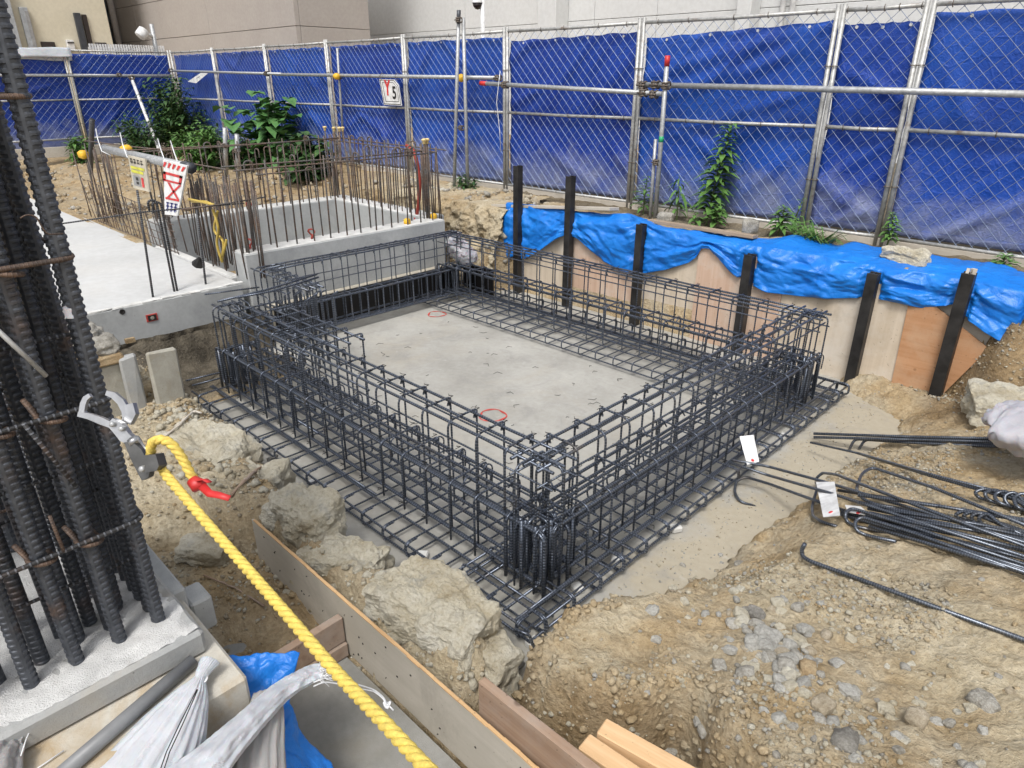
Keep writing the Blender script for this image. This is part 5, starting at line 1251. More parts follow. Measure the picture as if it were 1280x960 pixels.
# ================================================================== RETAINING BOARDS, POSTS, TARP
PY = 5.60
def ypanel(quad, y, mat, label, th=.012, name='plywood_sheet', zbot=None):
    Q = [at_y(*k, y) for k in quad]; c = sum(Q, Vector())/len(Q); m = MB(); m.prism([q-c for q in Q], th, (0, 1, 0)); o = obj(name, m, MAT[mat]); o.location = c
    return tag(o, label, 'plywood sheet', 'plywood sheets holding back the bank')
def rectx(x0, x1, z0, z1, y, mat, label):
    c = Vector(((x0+x1)/2, y, (z0+z1)/2)); m = MB(); m.box((0, 0, 0), (x1-x0, .012, z1-z0), None, .001); o = obj('plywood_sheet', m, MAT[mat]); o.location = c
    return tag(o, label, 'plywood sheet', 'plywood sheets holding back the bank')
rectx(-5.56, -4.70, -.02, .90, PY+.03, 'form_plywood', 'pale plywood sheet between the two tallest black posts')
rectx(-4.697, -3.72, -.02, .90, PY+.032, 'pink_plywood', 'pinkish plywood sheet to the near side of the second tall post')
rectx(-3.717, -3.1, -.02, .84, PY+.034, 'form_plywood', 'pale plywood sheet beside the post with bunched tarp')
p_ = at_y(876, 309, PY)
rectx(-3.12, -2.30, -.02, p_.z, PY+.015, 'pink_plywood', 'pinkish plywood sheet with its bare corner poking above the tarp')
rectx(-2.297, -1.60, -.02, .84, PY+.02, 'form_plywood', 'pale plywood sheet behind the end of the black cage')
ypanel([(1089, 350), (1141, 362), (1112, 491), (1060, 472)], PY+.008, 'form_plywood', 'pale plywood sheet with dark nail streaks next to the orange one')
ypanel([(1165, 360), (1245, 395), (1240, 430), (1215, 462), (1150, 500), (1120, 470)], PY+.035, 'grey_plank', 'grey weathered plywood sheet behind the orange one')
o = ypanel([(1136, 378), (1166, 380), (1236, 436), (1160, 511), (1143, 513), (1112, 488)], PY-.008, 'orange_plywood', 'tilted orange plywood sheet with a corner pointing down')
m = MB(); q = [at_y(*k, PY+.0) for k in ((1214, 458), (1233, 440), (1231, 452), (1220, 464))]; m.prism(q, .01, (0, 1, 0)); tag(obj('plywood_scrap', m, MAT['form_plywood']), 'small pale plywood scrap under the orange sheet corner', 'plywood scrap')
for lab, tp, dx in (('tallest black steel post, at the tarp end near the bank', (647.5, 207), .075), ('second tall black steel post crossing the grey plank', (713.5, 220), .075), ('short black steel post where the tarp is bunched', (802, 280), .075), ('short black steel post before the bare plywood corner', (938, 318), .08), ('bare black steel post beside the cage end', (1093, 341), .078), ('black steel post with torn top in front of the orange sheet', (1212, 341), .082)):
    p = at_y(*tp, PY-.05); t = thing('steel_post', lab, 'steel post', (p.x, p.y, 0), 'black steel posts in front of the plywood')
    m = MB(); w = dx/2; x = p.x; lean = -.03 if tp[0] > 900 else -.0
    for (cx_, cy_, sx, sy) in ((0, -.035, dx, .008), (0, .035, dx, .008), (0, 0, .007, .062)):
        m.box((x+cx_, p.y+cy_, p.z/2-.03), (sx, sy, p.z+.06), None, .0015)
    obj('web', m, MAT['black_steel'], t)
    for sx in (-1, 1):
        m = MB(); m.box((x+sx*(w-.004), p.y, p.z/2-.034), (.007, .066, p.z+.05)); obj('side_plate', m, MAT['black_steel'], t)
    if tp[0] == 1212:
        m = MB()
        for k in range(6): m.box((x+random.uniform(-.03, .03), p.y+random.uniform(-.03, .03), p.z+.005), (.02, .006, .05), Matrix.Rotation(random.uniform(-.5, .5), 3, 'X'))
        obj('torn_top', m, MAT['grey_plank'], t, kind='stuff')
# light blue tarp draped over the edge of the bank
low = [(630, 318), (640, 322), (655, 322), (668, 316), (682, 306), (700, 295), (709, 291), (718, 296), (735, 310), (752, 326), (775, 337), (802, 341), (830, 336), (858, 327), (868, 320), (874, 309), (884, 309), (898, 324), (915, 342), (930, 351), (958, 364), (1000, 369), (1035, 372), (1080, 371), (1092, 372), (1120, 377), (1151, 384), (1175, 381), (1192, 380), (1198, 390), (1230, 412), (1261, 431), (1272, 412), (1284, 388), (1310, 400)]
lx = np.array([at_y(*k, PY-.05).x for k in low]); lz = np.array([at_y(*k, PY-.05).z-.012 for k in low])
upz = [(-5.7, .99), (-5.0, 1.0), (-4.3, 1.02), (-4.0, 1.07), (-3.6, .99), (-3.0, .97), (-2.5, .97), (-1.8, .97), (-1.2, .98), (-.6, .96), (.2, .92)]
bky = [(-5.7, 5.72), (-4.4, 5.78), (-4.0, 5.95), (-3.6, 5.80), (-2.6, 5.92), (-2.2, 6.04), (-1.2, 6.10), (-.7, 6.05), (-.4, 5.9), (.2, 5.9)]
ux, uz = zip(*upz); bxx, byy = zip(*bky)
postx = [at_y(*k, PY).x for k in ((647, 207), (713, 220), (802, 280), (938, 318), (1093, 341), (1212, 341))]
def tarp(u, v):
    x = lerp(-5.62, -.18, u); zl = float(np.interp(x, lx, lz)); zt = float(np.interp(x, ux, uz)); yb = float(np.interp(x, bxx, byy))
    xx = x
    if v < .42:      # top sheet from the back to the lip
        t_ = v/.42; y = lerp(yb, PY+.03, t_); z = lerp(max(float(hz(x, yb)), .9)+.02+.06*max(0, min(1, (x+3.1)/.6))*max(0, min(1, (-.2-x)/.4)), zt, t_**.8) + .02*math.sin(t_*math.pi); w_ = t_
    else:            # hanging part
        t_ = (v-.42)/.58; y = PY+.03-.065*math.sin(min(t_*3, 1)*math.pi/2) - .015*t_; z = lerp(zt, zl, t_); w_ = 1
    g = float(fbm(x*1.0, v*1.6, 2.3, 3, 51)); tri = lambda q: 2*abs(q-math.floor(q+.5))
    fold = .040*g - .050*abs(float(fbm(x*1.3+v*.9, v*1.1-x*.4, 2.4, 3, 61))) - .018*abs(float(fbm(x*1.2-v*1.4, v*1.7, 5.5, 2, 67)))
    if v >= .42:
        for i in range(len(postx)-1):
            if postx[i] < x < postx[i+1]:
                s_ = 2*(x-postx[i])/(postx[i+1]-postx[i])-1; fold += .030*(tri(1.6*t_-.8*s_*s_+i*.37+.6*g)-.5)*(1-s_*s_*.6)
    for i, px_ in enumerate(postx):      # creases that fan out from each post head
        dx_, dz_ = x-px_, z-1.02; r_ = math.hypot(dx_, dz_)
        if r_ < .65: fold += .036*(tri(math.atan2(dz_, dx_)*1.5+i*.3+.8*g)-.5)*min(1, r_/.12)*(1-r_/.65)
    fold += .008*float(fbm(x*2, v*2.2, 9, 2, 71))
    for px_ in postx:
        if abs(x-px_) < .07 and y < PY+.02: fold = max(-.02, min(fold, .0)); y = max(y, PY-.005)
    return (xx, y-fold*(.9 if v > .3 else .25), z+fold*(.12 if v < .5 else .10))
m = MB(); m.grid(tarp, 340, 72); o = tag(obj('blue_tarp', m, MAT['light_blue_tarp'], smooth=True), 'long light blue tarp draped over the bank edge behind the steel posts', 'tarp'); o.modifiers.new('t', 'SOLIDIFY').thickness = .002
m = MB()
def tarp2(u, v):
    p = at_y(lerp(1262, 1305, u), lerp(372, 402, v)+4*math.sin(5*u), 5.95+.1*u); return p+Vector((0, -1, .5))*(.04*mnoise.fractal(p*7, .8, 2.1, 3))
m.grid(tarp2, 30, 24); o = tag(obj('blue_tarp', m, MAT['light_blue_tarp'], smooth=True), 'small bunched end of blue tarp under the fence at the frame edge', 'tarp'); o.modifiers.new('t', 'SOLIDIFY').thickness = .002
# planks and stones weighing the tarp down
def wplank(label, a, b, y, wdt, mat):
    A_, B_ = at_y(*a, y), at_y(*b, y); c = lerp(A_, B_, .5); L_ = (B_-A_).length; pitch = math.atan2(B_.z-A_.z, B_.x-A_.x)
    return plank('plank', label, 'plank', c, (L_, wdt, .032), mat, (R(-6), -pitch, R(-1)))
wplank('grey bleached plank lying on the tarp behind the two tall posts', (619, 257), (769, 261), 5.70, .16, 'grey_plank')
wplank('brown weathered plank lying on the tarp below the tall weed', (812, 276), (945, 296), 5.76, .10, 'brown_plank')
def stone(label, px, py, y, r_, mat, seed, grp=None, name='stone', sub=3, amp=.22):
    p = at_y(px, py, y); o = link(name, rock_mesh(name, r_, seed, sub, mat, amp)); o.location = p; o.rotation_euler = (0, 0, seed*1.7); return tag(o, label, 'stone', grp)
stone('pale stone on the tarp at the foot of the upright tubes', 832, 272, 6.05, (.10, .08, .065), 'rubble', 2)
stone('lumpy pale stone at the end of the brown plank', 938, 283, 6.0, (.09, .07, .085), 'rubble', 4)
c = at_y(1132, 320.5, 5.82); o = link('stone', rock_mesh('stone', (.22, .085, .075), 14, 4, 'clay_boulder', .10)); o.location = c; o.rotation_euler = (0, R(4), R(-3)); tag(o, 'long pale stone block lying on the tarp by the fence', 'stone')
stone('tiny grey stone by the fence foot at the tarp end', 1258, 343, 6.1, (.10, .06, .05), 'rubble', 7)
m = MB(); m.box((-3.0, 6.475, .93), (13.5, .035, .17), None, .004); tag(obj('kick_board', m, MAT['grey_plank']), 'weathered boards along the foot of the long blue fence', 'kick board')
m = MB(); m.box((-16.74, 3.2, .93), (.035, 6.4, .2), None, .004); tag(obj('kick_board', m, MAT['grey_plank']), 'weathered boards along the foot of the cross fence', 'kick board')

# ================================================================== PLANTS
def leaf(m, base, dirv, L_, W_, droop=.35, up=Vector((0, 0, 1)), fold=.25):
    d = Vector(dirv).normalized(); s_ = d.cross(up); s_ = s_.normalized() if s_.length > .01 else Vector((1, 0, 0)); n_ = s_.cross(d)
    def pt(t, k): 
        w = W_*math.sin(math.pi*min(1, t*.92+.06))**.8*(1-.25*t); return Vector(base)+d*L_*t - up*droop*L_*t*t + s_*w*k + n_*fold*W_*abs(k)
    vs = [pt(0, 0)]
    for t in (.3, .62): vs += [pt(t, -1), pt(t, 0)-n_*.0, pt(t, 1)]
    vs.append(pt(1, 0)); m.add(vs, [(0, 1, 2), (0, 2, 3), (1, 4, 5, 2), (2, 5, 6, 3), (4, 7, 5), (5, 7, 6)])
def weed(label, base, h, lean, nleaf, LL, WW, mat='weed_leaf', name='weed', group=None, droop=.45, spread=0.0):
    base = Vector(base); t = thing(name, label, 'plant', base, group); m = MB(); top = base+Vector((lean[0], lean[1], h)); mid = lerp(base, top, .5)+Vector((random.uniform(-.03, .03), random.uniform(-.02, .02), 0))
    m.tube([base-Vector((0, 0, .05)), mid, top], [.009, .007, .003], 5); obj('stem', m, MAT['plant_stem'], t)
    g = MB()
    for k in range(nleaf):
        u = .12+.88*(k+.5)/nleaf; a = k*2.4+random.uniform(-.3, .3); c = lerp(lerp(base, mid, min(1, u*2)), top, max(0, u*2-1)); s_ = (1.15-.75*max(0, u-.55)*1.6)*random.uniform(.75, 1.15)
        leaf(g, c, (math.cos(a), math.sin(a), .35+.7*max(0, u-.7)), LL*s_, WW*s_, droop*random.uniform(.6, 1.5))
    obj('foliage', g, MAT[mat], t, True, 'stuff'); return t
FB = lambda px, py, y: at_y(px, py, y)
weed('tall leafy weed growing up the wide blue panel', (FB(882, 281, 6.30)), .95, (.13, .04), 150, .20, .034)
weed('small weed behind the foot of the red topped tube', FB(804, 268, 6.33), .40, (.02, .0), 40, .14, .02)
weed('drooping weed just past the red topped tube', FB(846, 272, 6.3), .42, (-.02, 0), 26, .17, .018, droop=.9)
weed('low leafy weed beside the lumpy pale stone', FB(972, 292, 6.28), .25, (.02, 0), 44, .14, .03)
weed('sprig of weed against the panel post above the low weed', FB(993, 296, 6.4), .36, (.02, 0), 14, .09, .02)
weed('short weed at the foot of the narrow panel post', FB(1108, 306, 6.33), .27, (-.01, 0), 60, .085, .02)
weed('low weeds in the gap under the fence near the frame edge', FB(1240, 343, 6.25), .16, (.05, 0), 60, .13, .018)
weed('pale little weed under the brown plank end', FB(866, 286, 6.1), .16, (0, 0), 14, .11, .028)
weed('little weed in front of the tall weed foot', FB(893, 284, 6.12), .22, (0, 0), 30, .13, .035)
g = MB(); b0 = FB(1018, 302, 6.05)
for k in range(130):
    a = random.uniform(-.6, 1.0); l = random.uniform(.2, .42); d = Vector((math.cos(a)*.9*random.choice((1, -.4)), random.uniform(-.5, .2), random.uniform(.25, .75))).normalized(); b = b0+Vector((random.uniform(-.14, .10), random.uniform(-.06, .06), -.02))
    p1 = b+d*l*.55; p2 = b+d*l*.9-Vector((0, 0, .10*l/.3)); s_ = Vector((d.y, -d.x, .2)).normalized()*.006
    g.add([b-s_, b+s_, p1+s_, p1-s_, p2], [(0, 1, 2, 3), (3, 2, 4)])
tag(obj('grass_tuft', g, MAT['weed_leaf']), 'tuft of long grass hanging over the tarp below the narrow panel', 'grass tuft')
def bush(label, px, py, y, r_, n, LL, WW, mat, name='bush', hfac=1.0, stems=9):
    c = at_y(px, py, y); gz = hz(c.x, c.y); t = thing(name, label, 'bush', (c.x, c.y, gz)); m = MB(); g = MB(); H_ = r_[2]*2
    tips = []
    for k in range(stems):
        a = random.uniform(0, 6.28); rr = random.uniform(.2, 1); q = Vector((c.x+r_[0]*rr*math.cos(a), c.y+r_[1]*rr*math.sin(a), gz+H_*random.uniform(.55, 1.0)*(1-.25*rr))); b = Vector((c.x+.2*r_[0]*math.cos(a), c.y+.2*r_[1]*math.sin(a), gz-.03)); mid = lerp(b, q, .5)+Vector((random.uniform(-.06, .06), random.uniform(-.06, .06), .05)); m.tube([b, mid, q], [.014, .01, .004], 5); tips.append((b, mid, q))
    obj('stems', m, MAT['plant_stem'], t)
    for k in range(n):
        b, mid, q = random.choice(tips); u = random.uniform(.15, 1.05); p = lerp(lerp(b, mid, min(1, u*2)), q, max(0, u*2-1)); p = p+Vector((random.gauss(0, .09)*r_[0]*2, random.gauss(0, .09)*r_[1]*2, random.gauss(0, .05)))
        if p.z < gz: p.z = gz+.02
        a = random.uniform(0, 6.28); s_ = random.uniform(.6, 1.25); leaf(g, p, (math.cos(a), math.sin(a), random.uniform(-.1, .7)), LL*s_, WW*s_, random.uniform(.1, .7))
    obj('foliage', g, MAT[mat], t, True, 'stuff'); return t
bush('dense dark bush at the fence corner, the taller one', 221, 175, 5.9, (.85, .5, .80), 2300, .17, .035, 'bush_leaf', stems=26)
bush('dark bushy weeds growing behind the slanting prop', 178, 185, 5.2, (.75, .5, .50), 1300, .15, .03, 'bush_leaf', stems=18)
bush('olive bush lower right of the fence corner bush', 252, 192, 5.4, (.75, .45, .45), 1500, .14, .032, 'weed_leaf', stems=18)
bush('small bright weed clump at the foot of the cross fence', 103, 185, 4.2, (.35, .3, .30), 420, .16, .035, 'weed_leaf', stems=10)
bush('big plant with broad heart shaped leaves behind the rusty bars', 331, 190, 5.9, (.70, .45, .62), 340, .30, .13, 'broad_leaf', 'broad_leaf_plant', stems=14)
bush('low broad leafed plant beside the big one, toward the capped bars', 385, 205, 5.75, (.75, .40, .36), 520, .22, .08, 'bush_leaf', 'broad_leaf_plant', stems=14)
bush('scrubby weeds at the fence foot behind the rusty bars', 300, 220, 5.7, (.7, .3, .25), 420, .15, .05, 'bush_leaf', stems=10)
bush('dark hanging weeds at the foot of the two tall tubes', 580, 241, 6.2, (.22, .1, .08), 90, .12, .02, 'bush_leaf', stems=6)
for (px0, py0, px1, py1, lb) in ((115, 150, 113, 200, 'rusty grey stake standing by the outer end of the far bars'), (281, 160, 283, 205, 'grey stake with a clamp among the bushes, left of the pair'), (296, 168, 298, 208, 'grey stake with a clamp among the bushes, right of the pair')):
    a_, b_ = at_y(px0, py0, 4.9 if px0 > 200 else 2.9), at_y(px1, py1+15, 4.9 if px0 > 200 else 2.9); t = thing('stake', lb, 'stake', b_); m = MB(); m.tube([a_, b_], .035, 8); obj('tube', m, MAT['starter_rebar' if px0 < 200 else 'galvanised_steel'], t, True)
    if px0 > 200: clamp(t, lerp(a_, b_, .35), 1.0)

# ================================================================== LOOSE REBAR ON THE MOUND
PR = .0085
pile = 'loose rebar heaped on the dirt mound'
def gz(px, py, off): return at_ground(px, py, off)
def loose(pts, off, label, r_=PR, grp=pile, fr=.03, nm='rebar', ends=None):
    P_ = []
    for k, q in enumerate(pts):
        P_.append(gz(q[0], q[1], off if len(q) < 3 else q[2]))
    # straight segments stay straight: only the given points bend
    m = MB(); m.tube(fillet(P_, fr, 4), r_, 8); o = tag(obj(nm, m, MAT['bundle_rebar'], smooth=True), label, 'rebar', grp); return o
L_h = 'bent black bar end with a hook in the heap on the mound'
L_s = 'straight black bar in the heap lying on the mound'
loose([(1017, 542, .06), (1140, 546, .07), (1275, 549, .08)], .05, 'upper of the twin straight bars lying across to the white sack', .010, None)
loose([(1017, 546.5, .05), (1140, 549.5, .06), (1275, 553, .07)], .05, 'lower of the twin straight bars lying across to the white sack', .010, None)
loose([(1062, 561, .015), (1068, 549, .07), (1120, 551, .05), (1268, 556, .05)], .04, 'hooked bar tucked under the twin straight bars, longer hook', .009, None)
loose([(1074, 561, .015), (1081, 549.5, .07), (1130, 553, .04), (1268, 559, .035)], .04, 'hooked bar tucked under the twin straight bars, shorter hook', .009, None)
loose([(1013, 553, .10), (1075, 567, .09), (1160, 592, .08), (1300, 628, .07)], .05, 'long thin bar slanting above the heap, upper of two', .0075, None)
loose([(1060, 563, .07), (1160, 594, .06), (1300, 634, .05)], .05, 'long thin bar slanting above the heap, lower of two', .0075, None)
loose([(1150, 639, .02), (1095, 631, .03), (1079, 624, .04), (1070, 612, .07), (1077, 592, .10), (1090, 584, .10), (1168, 610, .09), (1300, 664, .08)], .05, 'large U shaped bar end opening toward the frame edge', .0085, None, .05)
loose([(1020, 604, .03), (1021, 597, .11), (1028, 591, .12), (1045, 593, .12), (1120, 622, .10), (1300, 690, .08)], .05, 'bar with a short crook passing over the blank tag', .0085, None)
loose([(1046, 658, .0), (1026, 652, .02), (1016, 645, .03), (1015, 633, .05), (1021, 612, .08), (1021, 598, .10)], .03, 'C shaped bar hook beside the blank white tag', .008, None)
loose([(944, 633, .0), (925, 627, .015), (918, 616, .03), (920, 601, .06), (932, 596, .08), (962, 605, .09), (1020, 626, .08), (1300, 722, .05)], .05, 'hooked bar reaching out over the pit floor', .0085, None)
loose([(915, 575, .22), (960, 583, .18), (1030, 602, .13), (1300, 684, .07)], .05, 'straight bar reaching from the heap over the cage, upper', .0085, None)
loose([(912, 578, .20), (960, 594, .16), (1040, 617, .11), (1300, 702, .06)], .05, 'straight bar reaching from the heap over the cage, lower', .0085, None)
for k in range(13):
    x0 = 1046+random.uniform(-10, 95); y0 = 612+k*3.0+random.uniform(-1.5, 1.5)+(x0-1052)*.33; y1 = 652+k*6.0+random.uniform(-5, 5)
    loose([(x0, y0, .07-.003*k), ((x0+1300)/2, (y0+y1)/2-1, .08-.004*k), (1300, y1, .05-.002*k)], .05, L_s, .0088)
for (x0, y0, o_) in ((1068, 651, .02), (1056, 640, .04)):
    loose([(x0+52, y0+26, .0), (x0+14, y0+18, .01), (x0+2, y0+12, .02), (x0, y0+2, .05), (x0+8, y0-5, .06), (x0+70, y0+14, .05), (1300, y0+72, .03)], .04, L_h, .0085)
for (cx_, cy_, n, s_) in ((1232, 612, 5, 1.0), (1205, 640, 4, .8)):
    for k in range(n):
        dx, dy = 12*k*s_, 3.2*k*s_
        a = [(1300, cy_+26+dy+(6*s_)), (cx_+28+dx*.6, cy_+8+dy, .05), (cx_+dx, cy_-2+dy*.4, .08), (cx_-14*s_+dx, cy_+3+dy*.5, .06), (cx_-9*s_+dx, cy_+10*s_+dy, .03), (cx_+22+dx, cy_+19*s_+dy, .015)]
        loose(a, .03, 'small hooked bar in the nested row of hooks on the mound', .0085, 'nested row of hooked bars')
loose([(1006, 680, .10), (1002, 687, .06), (1003, 695, .03), (1011, 701, .03), (1050, 715, .025), (1300, 807, .02)], .02, 'lone bent bar lying apart across the dirt mound', .0095, None, .04)
loose([(1000, 700, .0), (1001, 690, .03)], .02, 'stub', .0095, None) if False else None
# blank tags
def tagplate(label, quad, off):
    Q = [gz(x, y, o_) for (x, y), o_ in zip(quad, off)]; t = thing('tag', label, 'tag', Q[0]); m = MB(); n = (Q[1]-Q[0]).cross(Q[3]-Q[0]); m.prism(Q, .003, n); obj('card', m, MAT['white_print'], t)
    c = lerp(lerp(Q[3], Q[2], .5), lerp(Q[0], Q[1], .5), .10); nn = n.normalized(); s_ = 1 if nn.dot(Fv) < 0 else -1
    m = MB(); m.lathe([(.010, 0), (.010, .003), (.004, .004)], c+nn*s_*.002, 10, nn.to_track_quat('Z', 'Y').to_matrix()); obj('eyelet', m, MAT['red_print'], t)
tagplate('blank white tag hanging on the bars where they meet the cage', [(924.5, 545.5), (942, 543.5), (949, 577), (934, 581)], [.30, .30, .20, .20])
tagplate('blank white tag standing across the heap of bars', [(1020, 602.5), (1043, 602), (1050, 644), (1029, 646)], [.14, .14, .10, .10])
tagplate('blank white tag lying flat under the bars', [(1056, 631), (1076, 633), (1088, 644), (1060, 640)], [.05, .05, .05, .05])
# ================================================================== BOULDERS, STONES, SACK
def boulder(label, px, py, off, r_, mat, seed, sub=4, amp=.2, rz=0, name='boulder'):
    p = gz(px, py, 0); o = link(name, rock_mesh(name, r_, seed, sub, mat, amp)); o.location = p+Vector((0, 0, off)); o.rotation_euler = (0, 0, rz); return tag(o, label, 'boulder')
def boulder_w(label, c, r_, mat, seed, amp=.2, rz=0, sub=5):
    o = link('boulder', rock_mesh('boulder', r_, seed, sub, mat, amp)); o.location = c; o.rotation_euler = (0, 0, rz); return tag(o, label, 'boulder')
boulder_w('rounded pale clay boulder behind the end of the form board', at_z(378, 648, .26), (.25, .16, .17), 'clay_boulder', 21, .22, R(15), 6)
boulder_w('largest pale clay boulder leaning on the form board', at_z(545, 775, .20), (.38, .20, .21), 'clay_boulder', 33, .26, R(8), 6)
boulder_w('smaller clay lump between the two big clay boulders', at_z(430, 704, .16), (.24, .16, .11), 'clay_boulder', 27, .3, R(30))
boulder_w('clay lump at the corner by the cage foot', at_z(610, 828, .13), (.17, .12, .13), 'clay_boulder', 41, .3, 0)
boulder_w('flat clay hump under the rope grip', at_z(258, 560, .225), (.42, .22, .11), 'clay_boulder', 45, .25, R(10))
boulder_w('clay lump by the red tape', at_z(318, 602, .17), (.24, .16, .12), 'clay_boulder', 52, .3, R(40))
boulder_w('rough clay lump low beside the column base', at_z(255, 690, .12), (.16, .10, .07), 'clay_boulder', 57, .3, R(40), 4)
boulder_w('pale clay lump half buried in the bank by the white sack', at_y(1266, 512, 5.15), (.34, .30, .15), 'clay_boulder', 61, .22, R(20))
boulder_w('half buried clay block in the side of the mound', at_z(905, 905, .16), (.20, .12, .14), 'clay_boulder', 63, .25, R(10))
p = at_y(1300, 520, 4.25); t = thing('white_sack', 'translucent white sack lying on the mound at the frame edge', 'sack', p); m = MB()
loft(m, [(at_y(1229, 523, 4.25), .03, .015), (at_y(1243, 519, 4.25), .11, .05), (at_y(1264, 523, 4.25), .20, .09), (at_y(1300, 536, 4.2), .25, .14), (at_y(1350, 540, 4.15), .24, .16)], 48, 3, .08, 3, .011); obj('bag', m, MAT['white_bag'], t, True)
p = at_z(585, 315, .42); t = thing('white_sack', 'small white sack wedged behind the cage corner by the bank', 'sack', at_y(578, 312, 5.05)); m = MB()
loft(m, [(at_y(566, 290, 5.02), .05, .05), (at_y(572, 305, 5.02), .11, .10), (at_y(585, 318, 5.05), .12, .1), (at_y(596, 318, 5.1), .05, .04)], 40, 5, .08, 4, .02); obj('bag', m, MAT['white_bag'], t, True)
# mesh edged strips and roots in the earth
def strip(label, pts, z, r_=.007, mat='old_timber'):
    P_ = [at_ground(x, y, z) for x, y in pts]; m = MB(); P2 = fillet(P_, .05, 4); m.tube([p+Vector((0, 0, random.uniform(-.006, .006))) for p in P2], [r_*random.uniform(.6, 1.3) for _ in P2], 6); tag(obj('root', m, MAT[mat], smooth=True), label, 'root')
strip('bent grey root arching over the clay by the stub', [(203, 548), (225, 530), (243, 514), (252, 516)], .04, .010, 'grey_plank')
strip('dark root along the edge of the clay by the red tape', [(288, 620), (305, 600), (320, 588), (340, 576)], .03, .009)
strip('thin twig on the low dirt beside the rope', [(255, 720), (285, 730), (330, 758)], .02, .005)
m = MB()
for (a, b, wd) in (((600, 880), (655, 833), .05), ((330, 585), (345, 572), .04), ((352, 590), (362, 600), .03)):
    m = MB(); p, q = at_ground(*a, .02), at_ground(*b, .02); pts = [lerp(p, q, t_)+Vector((random.uniform(-.01, .01), random.uniform(-.01, .01), random.uniform(0, .02))) for t_ in np.linspace(0, 1, 8)]; m.tube(pts, [.012*random.uniform(.5, 1.4) for _ in pts], 5); tag(obj('fabric_strip', m, MAT['dark_stone'], smooth=True), {600: 'torn dark fabric edge at the clay corner by the cage foot', 330: 'torn dark fabric edge by the red tape', 352: 'torn dark fabric scrap behind the rounded clay boulder'}[a[0]], 'fabric strip')

# ---- singled out stones on the mound
big_st = [(958, 800, .075, 'grey_stone', 'largest grey stone in the rubble patch on the mound'), (985, 828, .050, 'grey_stone', 'rounded grey stone just below the largest one'), (1010, 838, .05, 'rust_stone', 'rust coloured stone in the rubble patch'),
          (944, 770, .055, 'dark_stone', 'dark stone at the top of the rubble patch'), (1028, 885, .055, 'tan_stone', 'tan stone below the rubble patch'), (899, 834, .042, 'rubble', 'pale angular stone near the hollow'), (820, 801, .030, 'rubble', 'small pale stone on the bare nose of the mound'),
          (838, 940, .05, 'rubble', 'pale pointed stone lying beside the fresh timbers'), (880, 915, .036, 'rubble', 'pale chip stuck in the hollow side'), (1060, 868, .05, 'grey_stone', 'grey cluster stone by the small dark pit'), (1145, 900, .055, 'tan_stone', 'tan stone past the small dark pit'),
          (1230, 880, .06, 'rubble', 'broad pale stone near the frame edge'), (990, 910, .03, 'rubble', 'small pale stone on smooth dirt under the rubble'), (1055, 930, .065, 'dark_stone', 'dull brown stone at the lower frame edge'), (170, 845, .014, 'tan_stone', 'pebble on the stained footing')]
for i, (px, py, r_, mt, lb) in enumerate(big_st):
    p = at_ground(px, py) if px > 400 else at_z(px, py, .615); o = link('stone', rock_mesh('stone', (r_*.8, r_*.66, r_*.5), 70+i, 3, mt, .32, 1.0, i % 3 == 0)); o.location = p+Vector((0, 0, r_*.12)); o.rotation_euler = (0, 0, i*1.1); tag(o, lb, 'stone')
MS = [[rock_mesh('stone', 1.0, 100+k, 2, mt, .32, .72, k == 2) for k in range(3)] for mt in ('grey_stone', 'clay_boulder', 'tan_stone', 'rubble')]
spots_ = []
for k in range(900):
    z_ = random.random()
    if z_ < .55: px, py = random.gauss(968, 32), random.gauss(805, 34)
    elif z_ < .75: px, py = random.gauss(1110, 60), random.gauss(890, 35)
    elif z_ < .88: px, py = random.uniform(800, 1280), random.uniform(700, 960)
    else: px, py = random.gauss(880, 45), random.gauss(745, 30)
    if not (690 < px < 1290 and 690 < py < 965): continue
    spots_.append((px, py))
    if len(spots_) >= 230: break
for i, (px, py) in enumerate(spots_):
    p = at_ground(px, py); k = random.choices((0, 1, 2, 3), (5, 5, 2, 3))[0]
    r_ = min(.040, .009+abs(random.gauss(0, .010 if math.hypot(px-968, py-805) > 60 else .019))); o = link('stone', random.choice(MS[k])); o.location = p+Vector((0, 0, r_*.02)); o.scale = (r_, r_*random.uniform(.7, 1), r_*random.uniform(.7, 1)); o.rotation_euler = (random.uniform(-.4, .4), random.uniform(-.4, .4), random.uniform(0, 6.3))
    tag(o, ['loose grey stone', 'loose tan stone', 'loose rust coloured stone', 'loose pale stone'][k]+' among the rubble strewn on the dirt mound', 'stone', ['grey', 'tan', 'rusty', 'pale'][k]+' stones strewn on the mound')
m = MB()
for k in range(60):
    x, y = random.uniform(-5.2, -1.6), random.uniform(2.4, 4.4); a_ = random.uniform(0, 6.28); l = random.uniform(.015, .05); m.tube([(x, y, .003), (x+l*math.cos(a_), y+l*math.sin(a_), .006), (x+l*1.5*math.cos(a_+.6), y+l*1.5*math.sin(a_+.6), .003)], .0014, 4)
obj('wire_offcuts', m, MAT['black_steel'], kind='stuff')
